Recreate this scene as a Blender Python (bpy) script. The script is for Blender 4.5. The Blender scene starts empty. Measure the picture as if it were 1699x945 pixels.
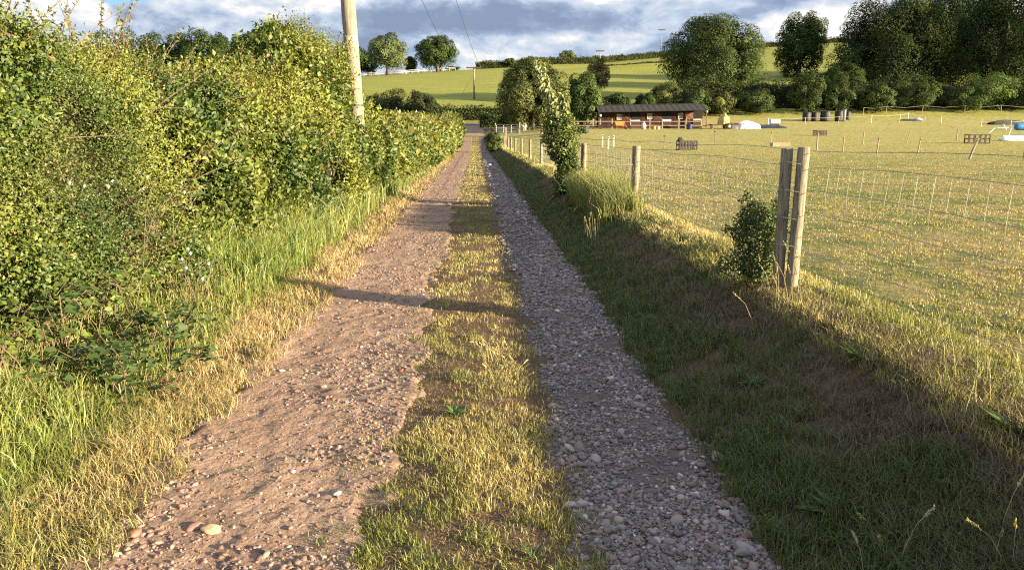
import bpy, math, random
import numpy as np
from mathutils import Vector, Matrix

random.seed(7)
RNG = np.random.default_rng(11)
SC = bpy.context.scene
COL = SC.collection
R = math.radians

# ---------------------------------------------------------------- camera
F = 1228.0
PW, PH = 1699.0, 945.0
CAM_H = 1.57
PITCH = math.atan(250.5 / F)
cam_d = bpy.data.cameras.new('camera')
cam_d.sensor_width = 36.0
cam_d.lens = F / PW * 36.0
cam_d.clip_start = 0.05
cam_d.clip_end = 8000
cam = bpy.data.objects.new('camera', cam_d)
COL.objects.link(cam)
cam.location = (0, 0, CAM_H)
cam.rotation_euler = (math.pi / 2 - PITCH, 0, 0)
SC.camera = cam

# ---------------------------------------------------------------- sky, sun, exposure
SUN_EL = R(12.0)
SUN_DIR = Vector((0.92, -0.39, 0)).normalized() * math.cos(SUN_EL) + Vector((0, 0, math.sin(SUN_EL)))
SUN_AZ = math.atan2(SUN_DIR.x, SUN_DIR.y)
sd = bpy.data.lights.new('sun', 'SUN')
sd.energy = 5.0
sd.angle = R(0.5)
sd.color = (1.0, 0.82, 0.55)
so = bpy.data.objects.new('sun', sd)
COL.objects.link(so)
so.rotation_euler = SUN_DIR.to_track_quat('Z', 'Y').to_euler()
so.location = (60, -30, 40)
SC.view_settings.view_transform = 'Standard'
SC.view_settings.look = 'None'
SC.view_settings.gamma = 1.0
SC.view_settings.use_curve_mapping = False
SC.view_settings.exposure = 2.08
SC.render.film_transparent = False
SC.cycles.use_denoising = False
SC.cycles.filter_width = 1.15
SC.cycles.pixel_filter_type = 'BLACKMAN_HARRIS'
SC.cycles.sample_clamp_indirect = 4.0
SC.cycles.max_bounces = 5
SC.cycles.diffuse_bounces = 2
SC.cycles.transparent_max_bounces = 8


class NT:
    """tiny node helper"""
    def __init__(self, tree):
        self.t = tree
        self.t.nodes.clear()

    def n(self, typ, ins=None, **props):
        nd = self.t.nodes.new(typ)
        for k, v in props.items():
            setattr(nd, k, v)
        for k, v in (ins or {}).items():
            s = nd.inputs[k]
            if hasattr(v, 'default_value') or isinstance(v, bpy.types.NodeSocket):
                self.t.links.new(v, s)
            else:
                s.default_value = v
        return nd

    def math(self, op, a, b=0.0, c=None, clamp=False):
        ins = {0: a, 1: b}
        if c is not None:
            ins[2] = c
        return self.n('ShaderNodeMath', ins, operation=op, use_clamp=clamp).outputs[0]

    def mix(self, f, a, b, blend='MIX'):
        nd = self.n('ShaderNodeMix', None, data_type='RGBA', blend_type=blend)
        for s, v in ((nd.inputs[0], f), (nd.inputs[6], a), (nd.inputs[7], b)):
            if isinstance(v, bpy.types.NodeSocket):
                self.t.links.new(v, s)
            else:
                if isinstance(v, tuple) and len(v) == 3:
                    v = v + (1.0,)
                s.default_value = v
        return nd.outputs[2]

    def ramp(self, f, stops):
        nd = self.n('ShaderNodeValToRGB', {0: f})
        el = nd.color_ramp.elements
        while len(el) < len(stops):
            el.new(0.5)
        for e, (p, c) in zip(el, stops):
            e.position = p
            e.color = tuple(c) + (1.0,) if isinstance(c, (tuple, list)) else (c, c, c, 1.0)
        return nd.outputs[0]

    def noise(self, vec, scale, detail=4.0, rough=0.55, dist=0.0):
        return self.n('ShaderNodeTexNoise', {'Vector': vec, 'Scale': scale, 'Detail': detail,
                                             'Roughness': rough, 'Distortion': dist}).outputs[0]

    def maprange(self, v, a, b, c=0.0, d=1.0, smooth=True):
        return self.n('ShaderNodeMapRange', {0: v, 1: a, 2: b, 3: c, 4: d},
                      interpolation_type='SMOOTHSTEP' if smooth else 'LINEAR').outputs[0]

    def link(self, a, b):
        self.t.links.new(a, b)


world = bpy.data.worlds.new('World')
SC.world = world
world.use_nodes = True
W = NT(world.node_tree)
sky = W.n('ShaderNodeTexSky', sky_type='NISHITA', sun_disc=False, sun_elevation=SUN_EL,
          sun_rotation=SUN_AZ, air_density=1.0, dust_density=0.6, ozone_density=1.2)
geo = W.n('ShaderNodeTexCoord')
sep = W.n('ShaderNodeSeparateXYZ', {0: geo.outputs['Generated']})
dx, dy, dz = sep.outputs
az = W.math('ARCTAN2', dx, dy)
el = W.math('ARCSINE', dz)
cv = W.n('ShaderNodeCombineXYZ', {0: W.math('MULTIPLY', az, 1.0), 1: W.math('MULTIPLY', el, 1.9), 2: 0.37}).outputs[0]
big = W.noise(cv, 3.1, 3.0, 0.5, 0.3)
billow = W.noise(cv, 9.0, 8.0, 0.60, 0.25)
wisp = W.noise(cv, 21.0, 6.0, 0.6, 0.2)


def blob(a0, e0, ra, re):
    """soft ellipse of sky direction: 1 at its centre, 0 outside"""
    u = W.math('DIVIDE', W.math('SUBTRACT', az, a0), ra)
    v = W.math('DIVIDE', W.math('SUBTRACT', el, e0), re)
    d = W.math('ADD', W.math('MULTIPLY', u, u), W.math('MULTIPLY', v, v))
    return W.math('SUBTRACT', 1.0, d, clamp=True)


bright = W.math('ADD', W.math('SUBTRACT', W.math('MULTIPLY', billow, 1.5), 0.21), W.math('MULTIPLY', W.math('SUBTRACT', wisp, 0.5), 0.5))
bright = W.math('ADD', bright, W.math('MULTIPLY', W.math('SUBTRACT', big, 0.5), 0.5))
for a0, e0, ra, re, k in ((-0.34, 0.165, 0.14, 0.035, 0.20), (-0.51, 0.155, 0.06, 0.022, 0.25),
                          (0.10, 0.180, 0.10, 0.022, 0.22), (-0.16, 0.178, 0.12, 0.03, 0.16),
                          (-0.02, 0.112, 0.22, 0.022, 0.16), (0.36, 0.125, 0.11, 0.022, 0.2),
                          (0.42, 0.145, 0.07, 0.02, 0.16),
                          (0.02, 0.145, 0.30, 0.024, -0.2), (0.22, 0.145, 0.16, 0.028, -0.16),
                          (-0.1, 0.07, 0.5, 0.022, -0.06), (-0.27, 0.10, 0.12, 0.03, -0.12),
                          (0.36, 0.178, 0.2, 0.018, -0.12)):
    bright = W.math('ADD', bright, W.math('MULTIPLY', blob(a0, e0, ra, re), k))
cloud_col = W.ramp(bright, [(0.26, (0.115, 0.150, 0.215)), (0.42, (0.160, 0.203, 0.280)), (0.51, (0.235, 0.278, 0.345)),
                            (0.61, (0.30, 0.33, 0.375)), (0.74, (0.46, 0.445, 0.43))])
cloud_col = W.mix(W.maprange(el, 0.25, 0.8), cloud_col, (0.40, 0.44, 0.52))
gap = W.math('ADD', W.math('MULTIPLY', blob(-0.50, 0.20, 0.16, 0.062), 2.0),
             W.math('MULTIPLY', W.math('SUBTRACT', 0.5, billow), 1.6))
high = W.math('MULTIPLY', W.maprange(el, 0.3, 0.7), 0.35)
gapm = W.maprange(W.math('ADD', gap, high), 0.30, 0.62)
bg_sky = W.n('ShaderNodeBackground', {0: W.mix(0.75, sky.outputs[0], (0.55, 1.55, 4.2)), 1: 0.075})
bg_cloud = W.n('ShaderNodeBackground', {0: cloud_col, 1: 0.56})
mixw = W.n('ShaderNodeMixShader', {0: gapm, 1: bg_cloud.outputs[0], 2: bg_sky.outputs[0]})
wo = W.n('ShaderNodeOutputWorld')
W.link(mixw.outputs[0], wo.inputs[0])

# ---------------------------------------------------------------- numpy noise


def _h(ix, iy, iz, seed):
    n = (ix.astype(np.int64) * 374761393 + iy.astype(np.int64) * 668265263 + iz.astype(np.int64) * 2147483647 + seed * 974634777) & 0xffffffff
    n = ((n ^ (n >> 13)) * 1274126177) & 0xffffffff
    n = ((n ^ (n >> 16)) * 2246822519) & 0xffffffff
    return ((n ^ (n >> 15)) & 0xffffff) / float(0xffffff)


def vnoise(x, y, z=0.0, seed=0):
    x, y, z = np.broadcast_arrays(np.asarray(x, float), np.asarray(y, float), np.asarray(z, float))
    ix, iy, iz = np.floor(x), np.floor(y), np.floor(z)
    fx, fy, fz = x - ix, y - iy, z - iz
    fx, fy, fz = [f * f * (3 - 2 * f) for f in (fx, fy, fz)]
    out = 0.0
    for a in (0, 1):
        for b in (0, 1):
            for c in (0, 1):
                w = (fx if a else 1 - fx) * (fy if b else 1 - fy) * (fz if c else 1 - fz)
                out = out + w * _h(ix + a, iy + b, iz + c, seed)
    return out


def fbm(x, y, z=0.0, seed=0, oct=3):
    s, a, t = 0.0, 1.0, 0.0
    for k in range(oct):
        s = s + a * vnoise(np.asarray(x) * 2 ** k, np.asarray(y) * 2 ** k, np.asarray(z) * 2 ** k, seed + 17 * k)
        t += a
        a *= 0.5
    return s / t


def sstep(a, b, x):
    t = np.clip((np.asarray(x, float) - a) / (b - a), 0, 1)
    return t * t * (3 - 2 * t)


# ---------------------------------------------------------------- terrain
def drift(Y):
    return 0.048 * np.clip(Y, -60, 130)


def terrain(X, Y):
    X = np.asarray(X, float)
    Y = np.asarray(Y, float)
    s = X + drift(Y)
    prof = np.interp(s, [-8, -3.2, -2.6, -2.1, -1.55, -1.3, -0.75, -0.45, 0.0, 0.4, 0.6, 1.0, 1.2, 1.7, 2.15, 2.5, 9],
                     [0.36, 0.36, 0.24, 0.10, 0.015, 0.0, -0.004, 0.0, 0.012, 0.0, -0.015, -0.015, 0.0, 0.17, 0.40, 0.42, 0.40])
    prof = prof * (1 - sstep(85, 112, Y))
    rt = np.interp(Y, [-60, 60, 80, 95, 110, 122], [0, 0, 0.30, 1.2, 2.6, 3.4])
    rr = np.interp(Y, [-60, 30, 60, 80, 100, 115, 122], [0, 0, 0.3, 1.0, 2.1, 3.7, 4.5])
    k = sstep(2.5, 12, s)
    z = prof + rt * (1 - k) + rr * k
    Xc = X * 1.0
    zc = np.interp(Xc, [-400, -150, -54, -35, -5, 33, 69, 116, 150, 400], [16, 20, 24.6, 25.9, 27.3, 28.9, 35.0, 39.6, 41.8, 50])
    Yc = np.interp(Xc, [-56, -5, 32, 71, 400], [300, 300, 312, 350, 360])
    t = np.clip((Y - 118) / (Yc - 118), 0, 1)
    hill = t * (1.22 - 0.22 * t)
    mound = 2.2 * np.exp(-((X - 44) / 22.0) ** 2 - ((Y - 232) / 9.0) ** 2) - 2.0 * np.exp(-((X - 44) / 24.0) ** 2 - ((Y - 248) / 8.0) ** 2)
    z = z + (zc - 4.0) * hill + mound * t * (1 - sstep(0.85, 1, t)) * 1.4
    z = z - 0.03 * np.clip(Y - Yc, 0, 500)
    return z


def gz(x, y):
    return float(terrain(x, y))


def ray(px, py):
    a = (px - 849.5) / F
    b = (472.5 - py) / F
    return (a, math.cos(PITCH) + b * math.sin(PITCH), -math.sin(PITCH) + b * math.cos(PITCH))


def at(px, py, Y):
    d = ray(px, py)
    t = Y / d[1]
    return Vector((d[0] * t, Y, CAM_H + d[2] * t))


def on_ground(px, py, far=280.0):
    d = ray(px, py)
    prev = 1.0
    Y = 1.0
    while Y < far:
        p = at(px, py, Y)
        if p.z <= gz(p.x, p.y):
            lo, hi = prev, Y
            for _ in range(18):
                m = (lo + hi) / 2
                q = at(px, py, m)
                if q.z <= gz(q.x, q.y):
                    hi = m
                else:
                    lo = m
            p = at(px, py, hi)
            return Vector((p.x, p.y, gz(p.x, p.y)))
        prev = Y
        Y += max(0.1, Y * 0.01)
    p = at(px, py, far)
    return Vector((p.x, p.y, gz(p.x, p.y)))


# ---------------------------------------------------------------- objects and tags
def tag(o, label=None, cat=None, group=None, kind=None):
    if label:
        o['label'] = label
    if cat:
        o['category'] = cat
    if group:
        o['group'] = group
    if kind:
        o['kind'] = kind
    return o


def empty(name, loc, rz=0.0, label=None, cat=None, group=None):
    o = bpy.data.objects.new(name, None)
    o.empty_display_size = 0.2
    COL.objects.link(o)
    o.location = loc
    o.rotation_euler = (0, 0, rz)
    return tag(o, label, cat, group)


def np_mesh(name, V, Fc, mat, parent=None, col=None, smooth=False):
    """V (n,3), Fc (m,k) all faces with k corners"""
    me = bpy.data.meshes.new(name)
    V = np.ascontiguousarray(V, dtype=np.float32)
    Fc = np.ascontiguousarray(Fc, dtype=np.int32)
    m, k = Fc.shape
    me.vertices.add(len(V))
    me.vertices.foreach_set('co', V.ravel())
    me.loops.add(m * k)
    me.loops.foreach_set('vertex_index', Fc.ravel())
    me.polygons.add(m)
    me.polygons.foreach_set('loop_start', np.arange(0, m * k, k, dtype=np.int32))
    if smooth:
        me.polygons.foreach_set('use_smooth', np.ones(m, dtype=bool))
    me.update(calc_edges=True)
    if col is not None:
        a = me.attributes.new('col', 'FLOAT_COLOR', 'POINT')
        c = np.ones((len(V), 4), dtype=np.float32)
        c[:, :3] = col
        a.data.foreach_set('color', c.ravel())
    me.materials.append(mat)
    o = bpy.data.objects.new(name, me)
    COL.objects.link(o)
    if parent is not None:
        o.parent = parent
    return o


class MB:
    """collects boxes, tubes and sheets into one mesh"""
    def __init__(self):
        self.v = []
        self.f = []

    def add(self, vs, fs):
        b = len(self.v)
        self.v += [tuple(v) for v in vs]
        self.f += [tuple(b + i for i in f) for f in fs]
        return self

    def box(self, c, s, rz=0.0, rx=0.0, ry=0.0, taper=1.0, bev=0.0):
        M = Matrix.Rotation(rz, 3, 'Z') @ Matrix.Rotation(ry, 3, 'Y') @ Matrix.Rotation(rx, 3, 'X')
        hx, hy, hz = s[0] / 2, s[1] / 2, s[2] / 2
        b = min(bev, hx * 0.45, hy * 0.45, hz * 0.45)
        c = Vector(c)
        rings = [(-hz, -b), (-hz + b, 0), (hz - b, 0), (hz, -b)] if b > 0 else [(-hz, 0), (hz, 0)]
        vs = []
        for z, ins in rings:
            k = 1.0 + (taper - 1.0) * (z + hz) / (2 * hz)
            if b > 0:
                x, y = hx * k + ins, hy * k + ins
                pts = [(-x + b, -y), (x - b, -y), (x, -y + b), (x, y - b), (x - b, y), (-x + b, y), (-x, y - b), (-x, -y + b)]
            else:
                x, y = hx * k, hy * k
                pts = [(-x, -y), (x, -y), (x, y), (-x, y)]
            vs += [c + M @ Vector((p[0], p[1], z)) for p in pts]
        n = 8 if b > 0 else 4
        fs = []
        for r in range(len(rings) - 1):
            for i in range(n):
                j = (i + 1) % n
                fs.append((r * n + i, r * n + j, (r + 1) * n + j, (r + 1) * n + i))
        fs.append(tuple(range(n - 1, -1, -1)))
        fs.append(tuple(range((len(rings) - 1) * n, len(rings) * n)))
        return self.add(vs, fs)

    def tube(self, pts, rad, n=8, cap=True):
        pts = [Vector(p) for p in pts]
        if not hasattr(rad, '__len__'):
            rad = [rad] * len(pts)
        vs = []
        up = Vector((0.13, 0.21, 1)).normalized()
        for i, p in enumerate(pts):
            d = (pts[min(i + 1, len(pts) - 1)] - pts[max(i - 1, 0)]).normalized()
            u = d.cross(up)
            if u.length < 0.2:
                u = d.cross(Vector((1, 0, 0)))
            u.normalize()
            w = d.cross(u).normalized()
            for k in range(n):
                a = 2 * math.pi * k / n
                vs.append(p + (u * math.cos(a) + w * math.sin(a)) * rad[i])
        fs = []
        for i in range(len(pts) - 1):
            for k in range(n):
                j = (k + 1) % n
                fs.append((i * n + k, i * n + j, (i + 1) * n + j, (i + 1) * n + k))
        if cap:
            fs.append(tuple(range(n - 1, -1, -1)))
            fs.append(tuple(range((len(pts) - 1) * n, len(pts) * n)))
        return self.add(vs, fs)

    def lathe(self, c, prof, n=16, axis='Z'):
        vs = []
        for r, z in prof:
            for k in range(n):
                a = 2 * math.pi * k / n
                q = (r * math.cos(a), r * math.sin(a), z)
                if axis == 'X':
                    q = (q[2], q[0], q[1])
                if axis == 'Y':
                    q = (q[0], q[2], q[1])
                vs.append((c[0] + q[0], c[1] + q[1], c[2] + q[2]))
        fs = []
        for i in range(len(prof) - 1):
            for k in range(n):
                j = (k + 1) % n
                fs.append((i * n + k, i * n + j, (i + 1) * n + j, (i + 1) * n + k))
        fs.append(tuple(range(n - 1, -1, -1)))
        fs.append(tuple(range((len(prof) - 1) * n, len(prof) * n)))
        return self.add(vs, fs)

    def build(self, name, mat, parent=None, smooth=False):
        me = bpy.data.meshes.new(name)
        me.from_pydata(self.v, [], self.f)
        me.materials.append(mat)
        if smooth:
            for p in me.polygons:
                p.use_smooth = True
        o = bpy.data.objects.new(name, me)
        COL.objects.link(o)
        if parent is not None:
            o.parent = parent
        return o


# ---------------------------------------------------------------- materials
def new_mat(name):
    m = bpy.data.materials.new(name)
    m.use_nodes = True
    return m, NT(m.node_tree)


def finish(N, surf):
    o = N.n('ShaderNodeOutputMaterial')
    N.link(surf, o.inputs[0])


def leaf_mat(name, trans=0.35, gloss=0.05, rough=0.5):
    m, N = new_mat(name)
    c = N.n('ShaderNodeAttribute', attribute_name='col').outputs['Color']
    d = N.n('ShaderNodeBsdfDiffuse', {0: c})
    t = N.n('ShaderNodeBsdfTranslucent', {0: N.mix(0.5, c, N.mix(1.0, c, (1.25, 1.2, 0.45), 'MULTIPLY'))})
    g = N.n('ShaderNodeBsdfGlossy', {0: (0.9, 0.95, 1.0, 1), 1: rough})
    a = N.n('ShaderNodeMixShader', {0: trans, 1: d.outputs[0], 2: t.outputs[0]})
    b = N.n('ShaderNodeMixShader', {0: gloss, 1: a.outputs[0], 2: g.outputs[0]})
    finish(N, b.outputs[0])
    return m


LEAF = leaf_mat('leaf', 0.3, 0.025, 0.5)
BLADE = leaf_mat('grass_blade', 0.3, 0.03, 0.5)
FARLEAF = leaf_mat('tree_leaf', 0.22, 0.008, 0.6)


def plain(name, col, rough=0.7, metal=0.0, var=0.25, scale=8.0, bump=0.2, bscale=60.0, stretch=(1, 1, 1), col2=None):
    m, N = new_mat(name)
    tc = N.n('ShaderNodeTexCoord').outputs['Object']
    v = N.n('ShaderNodeMapping', {'Vector': tc, 'Scale': stretch}).outputs[0]
    n1 = N.noise(v, scale, 5, 0.6)
    c2 = col2 or tuple(x * (1 - var * 1.6) for x in col)
    c = N.mix(N.maprange(n1, 0.3, 0.7), tuple(col), tuple(c2))
    b = N.n('ShaderNodeBump', {'Strength': bump, 'Distance': 0.01, 'Height': N.noise(v, bscale, 4, 0.6)})
    p = N.n('ShaderNodeBsdfPrincipled', {'Base Color': c, 'Roughness': rough, 'Metallic': metal, 'Normal': b.outputs[0]})
    finish(N, p.outputs[0])
    return m


def wood_mat(name, c1, c2, crack=0.05, gr=9.0):
    m, N = new_mat(name)
    tc = N.n('ShaderNodeTexCoord').outputs['Object']
    v = N.n('ShaderNodeMapping', {'Vector': tc, 'Scale': (gr, gr, gr * 0.09)}).outputs[0]
    n1 = N.noise(v, 4.0, 7, 0.65, 0.3)
    n2 = N.noise(tc, 2.3, 3, 0.5)
    c = N.mix(N.maprange(n1, 0.35, 0.65), c1, c2)
    c = N.mix(N.maprange(n2, 0.45, 0.75, 0, 0.5), c, tuple(x * 0.6 for x in c2))
    cr = N.maprange(N.noise(v, 9.0, 3, 0.5), 0.62, 0.70)
    c = N.mix(cr, c, (crack, crack * 0.8, crack * 0.6))
    hgt = N.math('SUBTRACT', n1, N.math('MULTIPLY', cr, 0.6))
    b = N.n('ShaderNodeBump', {'Strength': 0.7, 'Distance': 0.006, 'Height': hgt})
    p = N.n('ShaderNodeBsdfPrincipled', {'Base Color': c, 'Roughness': 0.85, 'Normal': b.outputs[0]})
    finish(N, p.outputs[0])
    return m


POLE_WOOD = wood_mat('weathered_pole_wood', (0.31, 0.265, 0.195), (0.19, 0.155, 0.115), 0.04, 7.0)
POST_WOOD = wood_mat('fence_post_wood', (0.31, 0.265, 0.18), (0.15, 0.12, 0.08), 0.04, 16.0)
STAKE_WOOD = wood_mat('stake_wood', (0.40, 0.32, 0.22), (0.24, 0.18, 0.12), 0.06, 20.0)
BARK = plain('bark', (0.12, 0.09, 0.065), 0.9, var=0.35, scale=6, bump=0.8, bscale=25, stretch=(1, 1, 0.3))
TWIG = plain('twig', (0.22, 0.15, 0.10), 0.85, var=0.35, scale=12)
WIRE = plain('galvanised_wire', (0.33, 0.32, 0.28), 0.6, 0.2, var=0.3, scale=3)
LINE = plain('overhead_wire', (0.09, 0.09, 0.095), 0.6, 0.2)
DARKMETAL = plain('dark_metal', (0.10, 0.095, 0.09), 0.6, 0.4)
GALV = plain('galvanised_gate', (0.48, 0.48, 0.46), 0.45, 0.4, var=0.2)
BLACKP = plain('black_plastic', (0.022, 0.023, 0.026), 0.65, var=0.3)
WHITEP = plain('white_plastic', (0.72, 0.72, 0.70), 0.45, var=0.12)
YELLOWP = plain('yellow_plastic', (0.42, 0.27, 0.05), 0.6, var=0.2)
REDP = plain('red_paint', (0.38, 0.05, 0.03), 0.5, var=0.2)
BLUEP = plain('blue_plastic', (0.03, 0.20, 0.46), 0.4, var=0.2)
RUST = plain('rusty_metal', (0.17, 0.075, 0.04), 0.8, 0.1, var=0.4)
RUBBER = plain('rubber', (0.02, 0.02, 0.02), 0.85)
CREAM = plain('cream_paint', (0.62, 0.56, 0.44), 0.6, var=0.2)
ROOFM = plain('dark_felt_roof', (0.020, 0.017, 0.015), 0.95, var=0.3, scale=1.5, bump=0.4, bscale=12)
SHEDW = wood_mat('red_brown_boards', (0.07, 0.024, 0.018), (0.04, 0.016, 0.013), 0.015, 5.0)  # boards darkened to stand in for shade under the overhanging roof
SHEDL = wood_mat('pale_door_wood', (0.22, 0.115, 0.07), (0.14, 0.07, 0.045), 0.03, 5.0)
DOORSHADE = plain('doorway_shade', (0.015, 0.013, 0.012), 0.9)  # near black tone stands in for shade behind the half doors
SIGNM = plain('sign_plate', (0.52, 0.43, 0.24), 0.5, var=0.15)
BLACKPAINT = plain('black_paint', (0.02, 0.02, 0.02), 0.5)
TARMAC = plain('tarmac', (0.075, 0.075, 0.08), 0.85, var=0.2, scale=2, bump=0.4, bscale=80)
COATW = plain('white_coat', (0.60, 0.57, 0.52), 0.8, var=0.1)


# ground sheet: grazed dry turf near, greener pasture on the hill
def ground_material():
    m, N = new_mat('turf')
    g = N.n('ShaderNodeNewGeometry').outputs['Position']
    x, y, z = N.n('ShaderNodeSeparateXYZ', {0: g}).outputs
    s = N.math('ADD', x, N.math('MULTIPLY', y, 0.048))
    n_big = N.noise(g, 0.22, 4, 0.6)
    n_mid = N.noise(g, 1.7, 5, 0.65)
    n_fine = N.noise(g, 14.0, 5, 0.7)
    n_vf = N.noise(g, 70.0, 3, 0.6)
    straw = N.mix(N.maprange(n_fine, 0.35, 0.65), (0.34, 0.265, 0.11), (0.185, 0.150, 0.06))
    green = N.mix(N.maprange(n_fine, 0.35, 0.65), (0.13, 0.165, 0.038), (0.075, 0.105, 0.028))
    k = N.math('ADD', N.math('MULTIPLY', n_mid, 0.6), N.math('MULTIPLY', n_big, 0.4))
    near = N.mix(N.maprange(k, 0.40, 0.60), straw, green)
    brown = N.mix(n_vf, (0.19, 0.115, 0.07), (0.11, 0.07, 0.045))
    near = N.mix(N.maprange(N.noise(g, 3.3, 5, 0.7), 0.56, 0.68, 0, 0.65), near, brown)
    soil = N.mix(n_vf, (0.17, 0.105, 0.06), (0.085, 0.055, 0.035))
    lane = N.math('MULTIPLY', N.maprange(s, -3.4, -2.6), N.maprange(s, 2.2, 2.5, 1, 0))
    lane = N.math('MULTIPLY', lane, N.maprange(y, 20, 60, 1.0, 0.5))
    near = N.mix(N.math('MULTIPLY', lane, 0.9), near, soil)
    # mid paddock turns greener away from the fence
    mid = N.mix(N.maprange(n_mid, 0.35, 0.65), (0.345, 0.295, 0.095), (0.235, 0.215, 0.057))
    near = N.mix(N.math('MULTIPLY', N.maprange(y, 12, 60, 0, 0.85), N.maprange(s, 2.3, 4)), near, mid)
    hs = N.n('ShaderNodeMapping', {'Vector': g, 'Scale': (0.12, 0.5, 1.2)}).outputs[0]
    hn = N.noise(hs, 1.0, 5, 0.6)
    hill = N.mix(N.maprange(hn, 0.35, 0.65), (0.235, 0.235, 0.040), (0.175, 0.185, 0.032))
    hill = N.mix(N.maprange(n_big, 0.5, 0.7, 0, 0.35), hill, (0.22, 0.215, 0.065))
    hay = N.math('MULTIPLY', N.maprange(x, -75, -32, 1, 0), N.maprange(y, 272, 282))
    hill = N.mix(hay, hill, (0.36, 0.30, 0.14))
    col = N.mix(N.maprange(y, 112, 126), near, hill)
    h = N.math('ADD', N.math('MULTIPLY', n_fine, 0.6), N.math('MULTIPLY', n_vf, 0.25))
    bmp = N.n('ShaderNodeBump', {'Strength': 1.0, 'Distance': 0.09, 'Height': h})
    h2 = N.math('ADD', N.math('MULTIPLY', hn, 0.9), N.math('MULTIPLY', N.noise(g, 1.2, 4, 0.6), 0.5))
    bmp2 = N.n('ShaderNodeBump', {'Strength': 0.35, 'Distance': 0.6, 'Height': h2})
    nm = N.n('ShaderNodeMix', None, data_type='VECTOR')
    N.link(N.maprange(y, 60, 120), nm.inputs[0])
    N.link(bmp.outputs[0], nm.inputs[4])
    N.link(bmp2.outputs[0], nm.inputs[5])
    p = N.n('ShaderNodeBsdfPrincipled', {'Base Color': col, 'Roughness': 0.95, 'Normal': nm.outputs[1],
                                         'Specular IOR Level': 0.15})
    finish(N, p.outputs[0])
    return m


def track_material(name, a, b, c, bump=0.9):
    m, N = new_mat(name)
    g = N.n('ShaderNodeNewGeometry').outputs['Position']
    n1 = N.noise(g, 1.6, 4, 0.6)
    n2 = N.noise(g, 22, 5, 0.7)
    n3 = N.noise(g, 130, 4, 0.7)
    col = N.mix(N.maprange(n1, 0.35, 0.65), a, b)
    col = N.mix(N.maprange(n2, 0.5, 0.7, 0, 0.7), col, c)
    col = N.mix(N.maprange(N.noise(g, 2.6, 6, 0.7), 0.52, 0.66, 0, 0.75), col, tuple(x * 0.85 for x in c))
    col = N.mix(N.maprange(n3, 0.55, 0.75, 0, 0.5), col, tuple(x * 1.35 for x in a))
    vor = N.n('ShaderNodeTexVoronoi', {'Vector': g, 'Scale': 42.0, 'Randomness': 1.0})
    hgt = N.math('ADD', N.math('MULTIPLY', n2, 0.6), N.math('MULTIPLY', n3, 0.35))
    hgt = N.math('SUBTRACT', hgt, N.math('MULTIPLY', vor.outputs['Distance'], 0.35))
    bmp = N.n('ShaderNodeBump', {'Strength': bump, 'Distance': 0.02, 'Height': hgt})
    p = N.n('ShaderNodeBsdfPrincipled', {'Base Color': col, 'Roughness': 0.9, 'Normal': bmp.outputs[0],
                                         'Specular IOR Level': 0.2})
    finish(N, p.outputs[0])
    return m


TURF = ground_material()
SAND = track_material('pink_sandy_earth', (0.32, 0.212, 0.143), (0.25, 0.163, 0.110), (0.14, 0.090, 0.061))
GRAVBED = track_material('grey_gravel_bed', (0.15, 0.115, 0.10), (0.12, 0.095, 0.085), (0.08, 0.062, 0.055))


def stone_material():
    m, N = new_mat('stone')
    c = N.n('ShaderNodeAttribute', attribute_name='col').outputs['Color']
    g = N.n('ShaderNodeNewGeometry').outputs['Position']
    n = N.noise(g, 160, 4, 0.6)
    cc = N.mix(N.maprange(n, 0.4, 0.7, 0, 0.35), c, (0.30, 0.24, 0.19))
    bmp = N.n('ShaderNodeBump', {'Strength': 0.35, 'Distance': 0.003, 'Height': n})
    p = N.n('ShaderNodeBsdfPrincipled', {'Base Color': cc, 'Roughness': 0.62, 'Normal': bmp.outputs[0],
                                         'Specular IOR Level': 0.35})
    finish(N, p.outputs[0])
    return m


STONE = stone_material()

# ---------------------------------------------------------------- the ground sheet
def axis(parts):
    out = []
    for a, b, st in parts:
        n = max(1, int(round((b - a) / st)))
        out += list(np.linspace(a, b, n, endpoint=False))
    out.append(parts[-1][1])
    return np.array(out)


def grid(sv, yv, zfun, name, mat):
    S, Y = np.meshgrid(sv, yv)
    X = S - drift(Y)
    Z = zfun(X, Y, S)
    V = np.stack([X, Y, Z], -1).reshape(-1, 3)
    ns, ny = len(sv), len(yv)
    i = np.arange(ny - 1)[:, None] * ns + np.arange(ns - 1)[None, :]
    Fc = np.stack([i, i + 1, i + ns + 1, i + ns], -1).reshape(-1, 4)
    return np_mesh(name, V, Fc, mat, smooth=True)


def clod(X, Y, S):
    a = 0.022 * (fbm(X * 4.5, Y * 4.5, seed=3) - 0.5) + 0.012 * (fbm(X * 17, Y * 17, seed=5) - 0.5)
    b = 0.05 * (fbm(X * 0.9, Y * 0.9, seed=8) - 0.5)
    return (a + b * sstep(1.2, 2.0, np.abs(S))) * (1 - sstep(50, 100, Y)) * (1 - sstep(25, 60, np.abs(S)))


sv = axis([(-2500, -500, 250), (-500, -60, 10), (-60, -8, 2), (-8, -3.4, 0.2), (-3.4, 4.2, 0.05), (4.2, 9, 0.12), (9, 20, 0.4),
           (20, 60, 2), (60, 260, 6), (260, 500, 20), (500, 2500, 250)])
yv = axis([(-80, -4, 4), (-4, 1, 0.4), (1, 9, 0.05), (9, 16, 0.1), (16, 34, 0.3), (34, 80, 1), (80, 400, 3), (400, 800, 20), (800, 3000, 200)])
ground = grid(sv, yv, lambda X, Y, S: terrain(X, Y) + clod(X, Y, S), 'ground', TURF)
tag(ground, kind='structure')


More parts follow.
